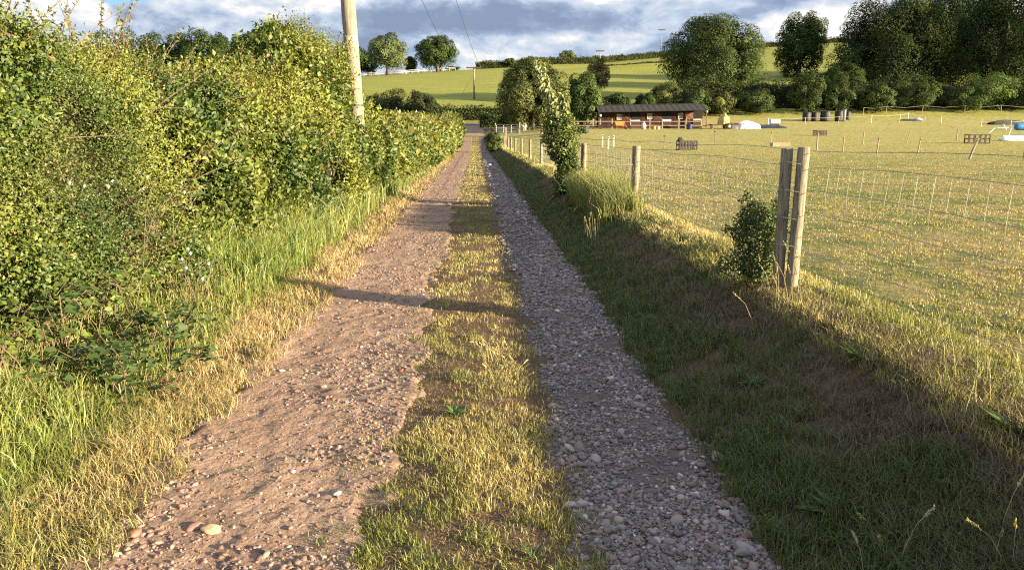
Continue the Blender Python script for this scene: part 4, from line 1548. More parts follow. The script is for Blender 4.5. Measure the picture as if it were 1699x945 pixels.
def tree_px(name, label, xl, xr, ytop, ybase, Y, **kw):
    """tree whose crown spans pixel columns xl..xr at distance Y, standing on the terrain"""
    a = at(xl, ybase, Y)
    b = at(xr, ybase, Y)
    c = at((xl + xr) / 2, ytop, Y)
    g = gz(c.x, Y)
    return tree(name, label, Vector((c.x, Y, g)), c.z - g, b.x - a.x, **kw)


GRT = dict(cA=(0.013, 0.026, 0.007), cB=(0.042, 0.062, 0.014))  # leaf colours lowered to stand in for shade on the great trees
DK = dict(cA=(0.022, 0.042, 0.010), cB=(0.062, 0.092, 0.019))
MID = dict(cA=(0.036, 0.060, 0.017), cB=(0.088, 0.112, 0.030))
PALE = dict(cA=(0.055, 0.075, 0.022), cB=(0.16, 0.165, 0.052))

G1 = 'dark trees on the left skyline'
for i, (xl, xr, yt, lab) in enumerate((
        (135, 240, 46, 'leftmost dark tree of the skyline row, mostly hidden by the hedge'),
        (215, 278, 54, 'second dark tree of the skyline row above the hedge'),
        (262, 322, 50, 'third dark skyline tree above the hedge, with a flat top'),
        (305, 362, 47, 'fourth dark skyline tree, lighter green on its crown'),
        (348, 405, 52, 'fifth dark skyline tree above the reddish part of the hedge'),
        (388, 440, 48, 'sixth dark skyline tree, left of the bumpy pair'),
        (425, 478, 46, 'seventh dark skyline tree left of the hedge peak'),
        (470, 530, 55, 'eighth dark skyline tree behind the hedge peak'))):
    tree_px('skyline_tree', lab, xl - 12, xr + 12, yt - 3, 120, 262 + 3 * (i % 3), bot=-0.1, n=8500, leaf=0.55, seed=501 + i, group=G1, lobes=10, **DK)
tree_px('skyline_tree', 'dark tree directly behind the leaning wooden pole', 548, 612, 60, 122, 285, bot=0.05, n=6500, leaf=0.5, seed=520, **DK)
tree_px('skyline_tree', 'low dark tree in the gap right of the wooden pole', 590, 628, 84, 122, 292, bot=0.0, n=3500, leaf=0.5, seed=521, **DK)
tree_px('oak_tree', 'round leafy tree with a visible trunk right of the wooden pole', 604, 678, 54, 128, 268, bot=0.06, n=11000, leaf=0.50, seed=523, lobes=16, tr=0.5,
        cA=(0.055, 0.085, 0.03), cB=(0.16, 0.19, 0.075))
tree_px('oak_tree', 'broad domed dark tree on the crest above the left field', 685, 764, 56, 122, 280, bot=0.04, n=13000, leaf=0.5, seed=524, lobes=16, tr=0.5, **DK)
tree_px('skyline_tree', 'low dark bush between the two domed crest trees', 668, 694, 92, 122, 292, bot=0.0, n=2500, leaf=0.5, seed=525, **DK)
tree_px('crest_shrub', 'low dark shrub at the right foot of the broad domed tree', 738, 764, 110, 119, 292, bot=0.0, n=1200, leaf=0.45, seed=526, cat='shrub', **DK)
tree_px('crest_tree', 'tiny tree alone on the skyline left of the pale leafy tree', 835, 858, 96, 113, 300, bot=0.2, n=1500, leaf=0.5, seed=527, tr=0.2, **MID)
tree_px('crest_shrub', 'rounded pale bush on the skyline hedge left of the small pole', 923, 960, 82, 103, 312, bot=0.0, n=2600, leaf=0.45, seed=528, cat='shrub', **PALE)

# dark clump of bushes left of the lane end
tree_px('dark_bush', 'long dark bush behind the far end of the clipped hedge', 596, 694, 146, 198, 112, bot=-0.3, n=9000, leaf=0.24, seed=531, cat='bush', lobes=14, tr=0.1, cA=(0.025, 0.035, 0.014), cB=(0.055, 0.065, 0.024))
tree_px('dark_bush', 'dark twiggy bush beside the lane mouth, right end of the clump', 664, 736, 145, 198, 113, bot=-0.3, n=7500, leaf=0.24, seed=532, cat='bush', lobes=12, tr=0.1, cA=(0.025, 0.035, 0.014), cB=(0.055, 0.065, 0.024))


def hedge_line(name, label, pts, h, w, n, leaf, cA, cB, seed, cat='hedge'):
    """hedge along a ground polyline (x, y): leaves plus a core"""
    rng = np.random.default_rng(seed)
    pts = np.array(pts, float)
    seg = np.linalg.norm(np.diff(pts, axis=0), axis=1)
    cum = np.concatenate([[0], np.cumsum(seg)])
    mid = pts.mean(0)
    off = np.array([mid[0], mid[1], gz(mid[0], mid[1])])
    root = empty(name, off, label=label, cat=cat)
    t = rng.uniform(0, cum[-1], n)
    x = np.interp(t, cum, pts[:, 0])
    y = np.interp(t, cum, pts[:, 1])
    g = terrain(x, y)
    a = rng.uniform(-0.5 * math.pi, 0.5 * math.pi, n)
    hh = h * (0.72 + 0.55 * fbm(t * 0.18, t * 0, seed=seed)) * (0.85 + 0.3 * fbm(t * 1.1, t * 0 + 4, seed=seed + 1))
    k = 1 - 0.5 * rng.uniform(0, 1, n) ** 2
    ux, uz = np.sin(a) * k, np.cos(a) * k
    # square-ish section
    P = np.stack([x + rng.normal(0, 0.1 * w, n), y + np.sign(ux) * np.abs(ux) ** 0.6 * w * 0.5, g + hh * np.abs(uz) ** 0.6], -1)
    low = rng.uniform(0, 1, n) < 0.4
    P[low, 2] = g[low] + hh[low] * rng.uniform(0, 0.85, low.sum())
    P[low, 1] = y[low] - w * 0.5 * rng.uniform(0.7, 1.05, low.sum())
    Nn = unit(np.stack([np.zeros(n), -0.6 * np.ones(n), np.ones(n)], -1) + rng.normal(0, 0.6, (n, 3)))
    D = rand_dir(n, rng)
    L = leaf * rng.uniform(0.6, 1.3, n)
    colr = mixc(cA, cB, np.clip(0.5 + 2 * (fbm(t * 0.4, P[:, 2] * 0.4, seed=seed + 3) - 0.5) + rng.normal(0, 0.25, n), 0, 1))
    V, Fc = leaf_arrays(P - off, D, Nn, L, L * 0.7)
    np_mesh('foliage', V, Fc, FARLEAF, root, np.repeat(colr, 4, axis=0))
    # core hull, its dark colour doubling as shade inside the hedge
    m_ = max(2, int(cum[-1] / 1.0))
    tt = np.linspace(0, cum[-1], m_)
    cx = np.interp(tt, cum, pts[:, 0])
    cy = np.interp(tt, cum, pts[:, 1])
    ch = h * (0.72 + 0.55 * fbm(tt * 0.18, tt * 0, seed=seed)) * 0.8
    rows = []
    for dyk, zk in ((-0.38, 0), (-0.36, 0.75), (-0.15, 0.98), (0.15, 0.98), (0.36, 0.75), (0.38, 0)):
        yy_ = cy + dyk * w
        rows.append(np.stack([cx, yy_, terrain(cx, yy_) + ch * zk - (0.1 if zk == 0 else 0)], -1))
    V = np.stack(rows, 1).reshape(-1, 3) - off
    i = np.arange(m_ - 1)[:, None] * 6 + np.arange(5)[None, :]
    Fc = np.stack([i, i + 6, i + 7, i + 1], -1).reshape(-1, 4)
    np_mesh('dark_hull', V, Fc, HEDGE_CORE, root)
    return root


hedge_line('roadside_hedge', 'dark hedge behind the crossing road below the hill field', [(-62, 121), (-30, 121), (-2, 121), (14, 121.5)], 2.0, 1.8, 15000, 0.26,
           (0.035, 0.055, 0.018), (0.085, 0.11, 0.03), 541)
hedge_line('roadside_hedge', 'sunlit short hedge right of the lane mouth by the metal gate', [(-4.6, 108.5), (2.6, 109.0)], 2.1, 1.8, 3600, 0.20,
           (0.05, 0.08, 0.022), (0.13, 0.16, 0.04), 542)
hedge_line('skyline_hedge', 'dark hedge on the skyline between the pale tree and the big round tree',
           [(-14, 299), (10, 303), (32, 311), (52, 332), (74, 350)], 2.6, 3.0, 12000, 0.5, (0.035, 0.05, 0.018), (0.085, 0.10, 0.03), 543)
hedge_line('skyline_hedge', 'thin hedge on the skyline right of the big round tree', [(92, 352), (120, 354), (158, 357), (200, 358)], 2.6, 3.0, 7000, 0.5,
           (0.04, 0.055, 0.02), (0.09, 0.11, 0.035), 544)
hedge_line('paddock_hedge', 'long dark hedge along the far side of the paddock behind the black barrels',
           [(28, 126), (60, 127), (90, 127), (130, 126)], 4.6, 3.2, 26000, 0.30, (0.025, 0.04, 0.013), (0.065, 0.085, 0.022), 545)
hedge_line('hill_dip_shade', 'dark leaf strip standing in for shade in the dip of the hill field', [(24, 240), (40, 238), (60, 240)], 1.1, 2.5, 2600, 0.4,
           (0.03, 0.045, 0.016), (0.06, 0.08, 0.025), 546)  # dark leaves added to draw the shade in the fold

# trees by the lane end
tree_px('leafy_tree', 'pale leafed bushy tree standing left of the stable', 824, 946, 88, 216, 100, bot=-0.08, n=18000, leaf=0.30, seed=551, lobes=18, tr=0.2, **PALE)
tree_px('leafy_tree', 'dark green tree between the pale leafed tree and the stable', 926, 1008, 113, 214, 106, bot=-0.08, n=11000, leaf=0.28, seed=552, lobes=14, tr=0.18,
        cA=(0.04, 0.07, 0.02), cB=(0.11, 0.15, 0.04))
tree_px('leafy_tree', 'yellowish sparse tree rising behind the dark green tree', 968, 1014, 94, 180, 140, bot=0.1, n=4500, leaf=0.28, seed=553, lobes=10, tr=0.14, cA=(0.10, 0.095, 0.035), cB=(0.20, 0.17, 0.07))
for i, (xl, xr, yt, Y, lab) in enumerate((
        (995, 1052, 150, 116, 'low bush behind the left end of the stable roof'),
        (1052, 1090, 152, 120, 'small bush behind the middle of the stable roof'),
        (1070, 1140, 132, 122, 'pale topped bush rising behind the stable roof'),
        (1120, 1185, 146, 119, 'bush behind the right end of the stable roof'),
        (1168, 1225, 150, 120, 'yellow green bush just right of the stable'),
        (1215, 1290, 146, 121, 'dark bush behind the white sheeted heap'),
        (1310, 1372, 112, 121, 'tall bush left of the black barrels'),
        (1360, 1425, 118, 122, 'tall bush directly behind the black barrels'),
        (1420, 1490, 136, 122, 'bush of the far hedge right of the barrels'),
        (1480, 1560, 132, 123, 'bush of the far hedge below the great dark trees'),
        (1560, 1640, 138, 123, 'bush of the far hedge beside the light green bush'),
        (1590, 1690, 114, 124, 'large light green bush at the right of the far hedge'),
        (1670, 1760, 138, 123, 'bush of the far hedge at the right edge'))):
    c = PALE if i in (2, 4) else (dict(cA=(0.05, 0.085, 0.022), cB=(0.12, 0.17, 0.04)) if i == 11 else MID)
    tree_px('hedgerow_bush', lab, xl, xr, yt, 190, Y, bot=-0.15, n=5200, leaf=0.27, seed=560 + i, lobes=11, cat='bush', group='bushes of the far hedge', tr=0.1, **c)

# the big trees beyond the paddock
tree_px('oak_tree', 'big round dark green tree behind the stable', 1098, 1280, 18, 176, 138, bot=-0.06, n=36000, leaf=0.34, seed=581, lobes=26, tr=0.5,
        cA=(0.030, 0.052, 0.016), cB=(0.088, 0.118, 0.030))
tree_px('oak_tree', 'upright oval tree standing alone on the hill field', 1288, 1378, 17, 118, 185, bot=-0.08, n=15000, leaf=0.42, seed=582, lobes=18, tr=0.45, **DK)
tree_px('great_tree', 'great dark tree with sunlit gold painted on its crown top, right of the oval tree', 1385, 1580, -14, 160, 150, bot=-0.28, n=40000, leaf=0.38, seed=583, lobes=26, tr=0.6, gold=(0.15, 0.135, 0.03), **GRT)
tree_px('great_tree', 'great dark tree behind the two right hand giants', 1500, 1640, -40, 160, 168, bot=-0.28, n=22000, leaf=0.42, seed=584, lobes=20, tr=0.6, **GRT)
tree_px('great_tree', 'great dark tree at the right edge of the picture', 1590, 1780, -60, 160, 145, bot=-0.28, n=34000, leaf=0.38, seed=585, lobes=22, tr=0.6, **GRT)
tree_px('great_tree', 'great dark tree filling the gap behind the tree with the painted sunlit top', 1460, 1600, 0, 160, 172, bot=-0.1, n=16000, leaf=0.45, seed=591, lobes=18, tr=0.6, **GRT)
tree_px('great_tree', 'great dark tree seen between the two right hand giants', 1560, 1720, -20, 160, 180, bot=-0.1, n=16000, leaf=0.45, seed=592, lobes=18, tr=0.6, **GRT)
tree_px('small_tree', 'small dark tree below the left side of the great tree with the painted sunlit top', 1362, 1440, 100, 160, 142, bot=0.0, n=7000, leaf=0.3, seed=587, lobes=12, tr=0.2, **DK)

# red earth scar on the bank
sv2 = np.linspace(-1, 1, 25)
A_, B_ = np.meshgrid(sv2, sv2)
c0 = at(1283, 148, 150)
X = c0.x + A_ * 4.5
Y = 150 + B_ * 9
rrr = np.sqrt(A_ ** 2 + B_ ** 2) + 0.35 * (fbm(A_ * 2, B_ * 2, seed=9) - 0.5)
Z = terrain(X, Y) + 0.25 * (1 - rrr)
V = np.stack([X, Y, Z], -1).reshape(-1, 3)
i = np.arange(24)[:, None] * 25 + np.arange(24)[None, :]
o = np_mesh('earth_bank', V, np.stack([i, i + 1, i + 26, i + 25], -1).reshape(-1, 4), plain('red_earth', (0.20, 0.09, 0.055), 0.95, var=0.3, scale=2, bump=0.6, bscale=8), smooth=True)
tag(o, kind='structure')

# ---------------------------------------------------------------- stable
YS = 100.0
sl = at(995, 213, YS)
sr = at(1166, 209.5, YS)
sl.z = gz(sl.x, YS - 1)
SW = sr.x - sl.x
stable = empty('stable', ((sl.x + sr.x) / 2, YS, gz((sl.x + sr.x) / 2, YS)), label='long low red brown wooden stable with dark overhanging roof', cat='stable')
stable.rotation_euler = (0, -math.atan2(0.25, SW), 0)
PXM = YS / F     # metres per photo pixel at the stable
Hw = 2.25


def sx_(zx):      # zoomed pixel -> local x
    return ((950 + zx / 4.854) - (995 + 1166) / 2) * PXM * 1.0


mb = MB()
mb.box((0, 2.0, Hw / 2 + 0.35), (SW, 3.4, Hw + 0.7 - 0.35))
MBw = MB()
MBw.box((0, 0.3, Hw / 2), (SW, 0.08, Hw))
for k in range(int(SW / 0.15)):
    MBw.box((-SW / 2 + 0.08 + k * 0.15, 0.25, Hw / 2), (0.012, 0.03, Hw))
MBw.box((-SW / 2 + 0.04, 2.0, Hw / 2), (0.08, 3.4, Hw))
MBw.box((SW / 2 - 0.04, 2.0, Hw / 2), (0.08, 3.4, Hw))
MBw.box((0, 3.7, Hw / 2), (SW, 0.08, Hw))
MBw.build('wall', SHEDW, stable)
# roof: front slope with deep overhang, back slope, ridge
mb = MB()
w2 = SW / 2 + 0.3
pr = [(-1.05, Hw - 0.10), (-1.05, Hw - 0.02), (1.9, Hw + 0.85), (4.1, Hw + 0.1), (4.1, Hw + 0.02), (1.9, Hw + 0.77)]
vs = [(-w2, y, z) for y, z in pr] + [(w2, y, z) for y, z in pr]
fs = [(i, (i + 1) % 6, 6 + (i + 1) % 6, 6 + i) for i in range(6)] + [tuple(range(5, -1, -1)), tuple(range(6, 12))]
mb.add(vs, fs)
roof = mb.build('roof', ROOFM, stable)
mb = MB()
k = -w2 + 0.4
while k < w2:
    a_ = Vector((k, -1.06, Hw + 0.0))
    b_ = Vector((k, 1.9, Hw + 0.87))
    mb.tube([a_, b_], 0.012, 5)
    k += 0.8
mb.tube([(-w2, 1.9, Hw + 0.88), (w2, 1.9, Hw + 0.88)], 0.06, 6)
mb.build('roof_battens', ROOFM, roof)
for xg in (215, 1052):
    MB().box((sx_(xg), -0.95, Hw / 2 - 0.05), (0.13, 0.13, Hw - 0.12)).build('veranda_post', SHEDL if xg > 500 else SHEDW, stable)
for xg in (383, 622, 865):
    f = MB()
    x = sx_(xg)
    for dx_, dz_, w_, h_ in ((-0.30, 0, 0.07, 0.75), (0.30, 0, 0.07, 0.75), (0, 0.34, 0.53, 0.07), (0, -0.34, 0.53, 0.07)):
        f.box((x + dx_, 0.20, 1.55 + dz_), (w_, 0.06, h_))
    fo = f.build('window', CREAM, stable)
    MB().box((x, 0.225, 1.55), (0.54, 0.03, 0.62)).build('pane', plain('dusty_glass', (0.30, 0.30, 0.27), 0.25, var=0.3), fo)
for xg in (512, 757, 1000):
    x = sx_(xg)
    MB().box((x, 0.245, 1.62), (1.2, 0.04, 0.95)).build('doorway_shade_panel', DOORSHADE, stable)  # flat dark panel on the wall, painted as a shaded opening
    d = MB().box((x, 0.19, 0.57), (1.2, 0.06, 1.08)).build('door', SHEDW, stable)
    b = MB()
    b.box((x, 0.14, 1.02), (1.14, 0.035, 0.20))
    b.build('door_top', WHITEP if xg < 900 else CREAM, d)
for xg in (435, 685, 930):
    x = sx_(xg)
    d = MB()
    d.box((x, 0.19, 1.5), (1.15, 0.05, 0.9))
    dd = d.build('open_top_door', SHEDL if xg > 900 else SHEDW, stable)
    b = MB()
    b.box((x, 0.145, 1.5), (1.3, 0.03, 0.09), ry=0.62)
    b.build('door_brace', SHEDL, dd)
MB().lathe((sx_(225), -1.05, 1.75), [(0.0, -0.18), (0.15, -0.1), (0.18, 0), (0.15, 0.1), (0.0, 0.18)], 10).build('round_lamp', CREAM, stable, smooth=True)
MB().lathe((sx_(1052), -1.05, 2.0), [(0.0, -0.16), (0.13, -0.1), (0.16, 0), (0.13, 0.1), (0.0, 0.16)], 10).build('round_lamp', CREAM, stable, smooth=True)


# post and rail fence in front of the stable
def zp(zx, zy, sc=4.854, ox=950, oy=150):
    return ox + zx / sc, oy + zy / sc


YF = 96.5
fx0, fx1 = at(950 + 15 / 4.854, 212, YF).x, at(950 + 1045 / 4.854, 210, YF).x
yard = empty('rail_fence', ((fx0 + fx1) / 2, YF, gz((fx0 + fx1) / 2, YF)), label='weathered post and rail fence standing in front of the stable', cat='fence')
yo = Vector(yard.location)
xs_f = [at(950 + q / 4.854, 211, YF).x for q in (15, 165, 222, 318, 465, 622, 722, 855, 912, 1035)]
for x in xs_f:
    MB().box((x - yo.x, 0, gz(x, YF) - yo.z + 0.6), (0.13, 0.13, 1.35)).build('fence_post', STAKE_WOOD, yard)
for a, b in zip(xs_f[:-1], xs_f[1:]):
    for hh in (0.45, 0.95):
        MB().tube([(a - yo.x, -0.09, gz(a, YF) - yo.z + hh), (b - yo.x, -0.09, gz(b, YF) - yo.z + hh)], 0.045, 6).build('rail', STAKE_WOOD, yard)


def local(px, py):
    p = on_ground(px, py)
    return p


def thing_at(name, px, py, label, cat, rz=0.0, group=None, Y=None):
    p = on_ground(px, py) if Y is None else at(px, py, Y)
    p.z = gz(p.x, p.y)
    return empty(name, p, rz, label, cat, group), p.y / F


# yellow barrow with a red frame in front of the stable
t, k = thing_at('wheelbarrow', *zp(375, 312), 'yellow tray barrow with a red frame parked before the stable', 'barrow', Y=95.5)
mb = MB()
mb.add([(-0.45, -0.35, 0.45), (0.45, -0.35, 0.45), (0.45, 0.35, 0.45), (-0.45, 0.35, 0.45), (-0.62, -0.45, 0.98), (0.68, -0.45, 0.98), (0.68, 0.45, 0.98), (-0.62, 0.45, 0.98),
        (-0.56, -0.39, 0.97), (0.62, -0.39, 0.97), (0.62, 0.39, 0.97), (-0.56, 0.39, 0.97)],
       [(0, 3, 2, 1), (0, 1, 5, 4), (1, 2, 6, 5), (2, 3, 7, 6), (3, 0, 4, 7), (4, 5, 9, 8), (5, 6, 10, 9), (6, 7, 11, 10), (7, 4, 8, 11), (8, 9, 10, 11)])
mb.build('tray', YELLOWP, t)
MB().tube([(-0.7, -0.3, 0.5), (0.3, -0.25, 0.4), (0.85, -0.1, 0.25), (0.85, 0.1, 0.25), (0.3, 0.25, 0.4), (-0.7, 0.3, 0.5)], 0.04, 6).build('frame', REDP, t)
MB().tube([(0.45, -0.3, 0.95), (0.85, -0.2, 0.3)], 0.07, 6).build('frame', REDP, t)
for s in (-1, 1):
    MB().tube([(-0.3, 0.28 * s, 0.45), (-0.4, 0.3 * s, 0.0)], 0.035, 6).build('leg', REDP, t)
MB().lathe((0.85, 0, 0.22), [(0.12, -0.06), (0.22, -0.05), (0.22, 0.05), (0.12, 0.06)], 16, 'Y').build('wheel', RUBBER, t)

# pale sack hanging by the first door, buckets and tubs in the yard


def tub(px, py, r, h, mat, label, Y=None, cat='tub', group=None, rim=True, name='tub'):
    t, k = thing_at(name, px, py, label, cat, Y=Y, group=group)
    MB().lathe((0, 0, 0), [(r * 0.82, 0), (r * 0.86, 0.03 * h), (r, h), (r * 0.93, h), (r * 0.80, 0.1 * h)], 18).build('body', mat, t, smooth=False)
    if rim:
        MB().lathe((0, 0, h - 0.03), [(r * 1.0, 0), (r * 1.06, 0.01), (r * 1.06, 0.045), (r * 0.97, 0.05)], 18).build('rim', mat, t)
    return t


t, k = thing_at('feed_sack', *zp(572, 290), 'plump pale sack standing between the first and second stable bays', 'sack', Y=95.6)
MB().lathe((0, 0, 0), [(0.20, 0), (0.30, 0.15), (0.33, 0.45), (0.26, 0.70), (0.10, 0.84), (0.14, 0.98), (0.04, 1.0)], 14).build('sack_body', CREAM, t, smooth=True)
tub(*zp(655, 305), 0.28, 0.38, YELLOWP, 'small yellow tub by the rail fence before the stable', Y=95.4)
tub(*zp(690, 300), 0.25, 0.34, CREAM, 'cream tub beside the small yellow tub', Y=95.4)
tub(*zp(940, 298), 0.42, 0.6, plain('navy_plastic', (0.03, 0.035, 0.12), 0.4), 'dark blue tub near the right end of the stable', Y=95.4)
tub(*zp(1118, 275), 0.20, 0.55, CREAM, 'cream drum standing left of the rusty trailer', Y=98)
t = tub(*zp(88, 342), 0.68, 0.75, BLACKP, 'wide black water trough at the left end of the stable fence', cat='trough', name='water_trough')

# rusty trailer
t, k = thing_at('trailer', *zp(1240, 316), 'low rusty flatbed trailer parked right of the stable', 'trailer', Y=96)
MB().box((-0.3, 0, 0.55), (3.6, 1.6, 0.14), bev=0.02).build('bed', RUST, t)
MB().tube([(-2.1, 0, 0.55), (-3.0, 0, 0.42)], 0.06, 6).build('drawbar', RUST, t)
MB().box((0.1, -0.86, 0.66), (1.0, 0.24, 0.10), bev=0.02).build('mudguard', RUST, t)
for s in (-1, 1):
    w = MB().lathe((0.1, 0.86 * s, 0.36), [(0.2, -0.1), (0.36, -0.09), (0.36, 0.09), (0.2, 0.1)], 20, 'Y').build('wheel', RUBBER, t)
    MB().lathe((0.1, 0.86 * s, 0.36), [(0.03, -0.11), (0.19, -0.105), (0.19, 0.105), (0.03, 0.11)], 14, 'Y').build('rim', GALV, w)
mb = MB()
for i in range(7):
    mb.box((0.5 + i * 0.2, -0.3 + 0.1 * (i % 3), 0.68 + 0.05 * (i % 2)), (1.2, 0.09, 0.09), rz=0.2 * (i - 3), ry=0.08)
o = mb.build('plank_pile', SHEDL)
o.location = t.location
tag(o, 'small jumble of red brown planks lying on the rusty trailer', 'planks')


def heap(px, py, wx, wy, h, mat, label, seed, Y=None, name='sheeted_heap', cat='heap', lift=0.0, peak=1.0, lobes=2.0):
    p = on_ground(px, py) if Y is None else at(px, py, Y)
    g = gz(p.x, p.y)
    n = 34
    A_, B_ = np.meshgrid(np.linspace(-1, 1, n), np.linspace(-1, 1, n))
    r = np.sqrt(A_ ** 2 + B_ ** 2) * (0.8 + 0.4 * fbm(A_ * 1.6 + seed, B_ * 1.6, seed=seed))
    z = h * np.clip(1 - r ** 2.2, 0, 1) ** (0.55 * peak) * (0.65 + 0.7 * fbm(A_ * lobes + 3, B_ * lobes + seed, seed=seed + 1))
    z = z + 0.04 * h * (fbm(A_ * 9, B_ * 9, seed=seed + 2) - 0.5) * (r < 1)
    X = A_ * wx / 2
    Y_ = B_ * wy / 2
    gg = terrain(X + p.x, Y_ + p.y) - g
    Z = np.where(r < 1, gg + z + lift, gg - 0.03 + lift)
    V = np.stack([X, Y_, Z], -1).reshape(-1, 3)
    i = np.arange(n - 1)[:, None] * n + np.arange(n - 1)[None, :]
    Fc = np.stack([i, i + 1, i + n + 1, i + n], -1).reshape(-1, 4)
    keepf = (r.reshape(-1)[Fc] < 1.12).any(axis=1)
    o = np_mesh(name, V, Fc[keepf], mat, smooth=True)
    o.location = (p.x, p.y, g)
    tag(o, label, cat)
    return o


SHEETW = plain('white_sheet', (0.62, 0.63, 0.66), 0.5, var=0.15, scale=2, bump=0.8, bscale=6)
SHEETY = plain('yellow_sheet', (0.52, 0.40, 0.10), 0.6, var=0.25, scale=2, bump=0.8, bscale=6)
heap(*zp(1218, 268), 1.5, 1.3, 1.25, SHEETY, 'yellow sheeted bale on the back of the rusty trailer', 5, Y=97.2, cat='bale', peak=0.5, name='covered_bale', lift=0.55)
heap(*zp(1400, 275), 3.6, 2.0, 1.0, SHEETW, 'white sheeted heap beside the rusty trailer', 6, Y=98)
heap(*zp(1580, 262), 5.2, 2.0, 0.45, plain('black_sheet', (0.02, 0.02, 0.024), 0.45, bump=0.8, bscale=6), 'flat black sheeted heap left of the black barrels', 7, Y=100)
t, k = thing_at('white_box', *zp(1630, 245), 'small white box resting behind the flat black heap', 'box', Y=101.5)
MB().box((0, 0, 0.75), (1.25, 0.6, 0.5), bev=0.05).build('body', WHITEP, t)
MB().box((0, 0, 0.25), (1.0, 0.5, 0.5)).build('stand', SHEDW, t)
MB().box((0, 0, 1.02), (1.3, 0.66, 0.05)).build('lid', WHITEP, t)

# black barrels


def z6(zx, zy):
    return 1250 + zx / 3.784, 150 + zy / 3.784


for i, (zx, zb, zt, wpx, lab) in enumerate((
        (333, 172, 120, 50, 'black barrel at the left end of the barrel row'),
        (385, 178, 124, 44, 'black barrel second from the left in the barrel row'),
        (450, 182, 122, 62, 'widest black barrel in the middle of the barrel row'),
        (535, 184, 122, 50, 'black barrel right of the gap in the barrel row'),
        (562, 188, 118, 34, 'slim grey sheened barrel standing in front at the right of the row'),
        (590, 160, 114, 38, 'black barrel at the right rear of the row'))):
    px, py = z6(zx, zb)
    Y = 112 if i < 5 else 114.5
    r = wpx / 3.784 / 2 * Y / F
    h = (zb - zt) / 3.784 * Y / F
    t, k = thing_at('barrel', px, py, lab, 'barrel', Y=Y, group='black barrels by the far hedge')
    mm = BLACKP if i != 4 else plain('grey_plastic', (0.10, 0.105, 0.115), 0.35)
    MB().lathe((0, 0, 0), [(r * 0.80, 0), (r * 0.9, 0.1), (r * 0.97, h * 0.5), (r * 0.9, h * 0.93)], 20).build('body', mm, t, smooth=False)
    MB().lathe((0, 0, h * 0.93), [(r * 1.02, 0), (r * 1.02, 0.07), (r * 0.85, 0.12), (0.05, 0.16)], 20).build('lid', mm, t)

# ---------------------------------------------------------------- electric fence stakes and paddock bits
G2 = 'wooden stakes of the paddock electric fence'
stk = [(110, 345, 258, 0, 'stake at the end of the low wooden box'),
       (397, 378, 272, 0, 'pale stake standing in front of the dark crate'),
       (562, 385, 293, 0, 'thin stake right of the dark crate'),
       (688, 337, 262, 0, 'thicker stake between the second and third thin stakes'),
       (773, 403, 293, 2, 'stake with a pale top beyond the paired posts'),
       (962, 327, 257, 7, 'thin stake leaning to the right in the middle of the paddock'),
       (1025, 414, 300, 4, 'tall thin stake in the nearer row of the paddock'),
       (1275, 320, 247, 0, 'dark stake left of the slatted crate'),
       (1348, 432, 305, 12, 'leaning pale stake in front of the slatted crate'),
       (1694, 446, 385, 0, 'dark stake at the right edge of the paddock')]
for i, (zx, zb, zt, lean, lab) in enumerate(stk):
    px, py = z6(zx, zb)
    p = on_ground(px, py)
    H = (zb - zt) / 3.784 * p.y / F
    root = empty('fence_stake', p, label='wooden ' + lab, cat='stake', group=G2)
    L = lean / 100 * H * 3.2
    rr = 0.035 if i not in (3, 7, 1, 8) else 0.05
    MB().tube([(0, 0, -0.2), (L * 0.5, 0, H * 0.5), (L, 0, H)], [rr, rr * 0.95, rr * 0.85], 7).build('shaft', STAKE_WOOD, root)
    MB().tube([(L * 0.86 - 0.05, -0.02, H * 0.88), (L * 0.86 + 0.05, -0.02, H * 0.88)], 0.018, 6).build('insulator', BLACKP, root)
for i, (zx, zb, zt, lab) in enumerate(((737, 470, 372, 'faint thin stake left of the dark pallet crate'),
                                       (1140, 460, 337, 'thin dark stake right of the dark pallet crate'))):
    px, py = zp(zx, zb)
    p = on_ground(px, py)
    H = (zb - zt) / 4.854 * p.y / F
    root = empty('fence_stake', p, label=lab, cat='stake', group=G2)
    MB().tube([(0, 0, -0.2), (0, 0, H)], [0.025, 0.02], 6).build('shaft', DARKMETAL, root)
    MB().box((0, 0, H), (0.12, 0.05, 0.07)).build('insulator', BLACKP, root)
for i, (zx, zb, zt, lab) in enumerate(((240, 460, 360, 'left of the three pale stakes below the stable'), (288, 472, 376, 'nearest of the three pale stakes below the stable'),
                                       (330, 460, 366, 'right of the three pale stakes below the stable'))):
    px, py = zp(zx, zb)
    p = on_ground(px, py)
    H = (zb - zt) / 4.854 * p.y / F
    root = empty('fence_stake', p, label=lab, cat='stake', group='three pale stakes below the stable')
    MB().box((0, 0, H / 2 - 0.1), (0.10, 0.06, H + 0.2), ry=0.03 * (i - 1)).build('shaft', CREAM, root)
    MB().box((0, -0.04, H - 0.08), (0.05, 0.03, 0.06)).build('insulator', BLACKP, root)

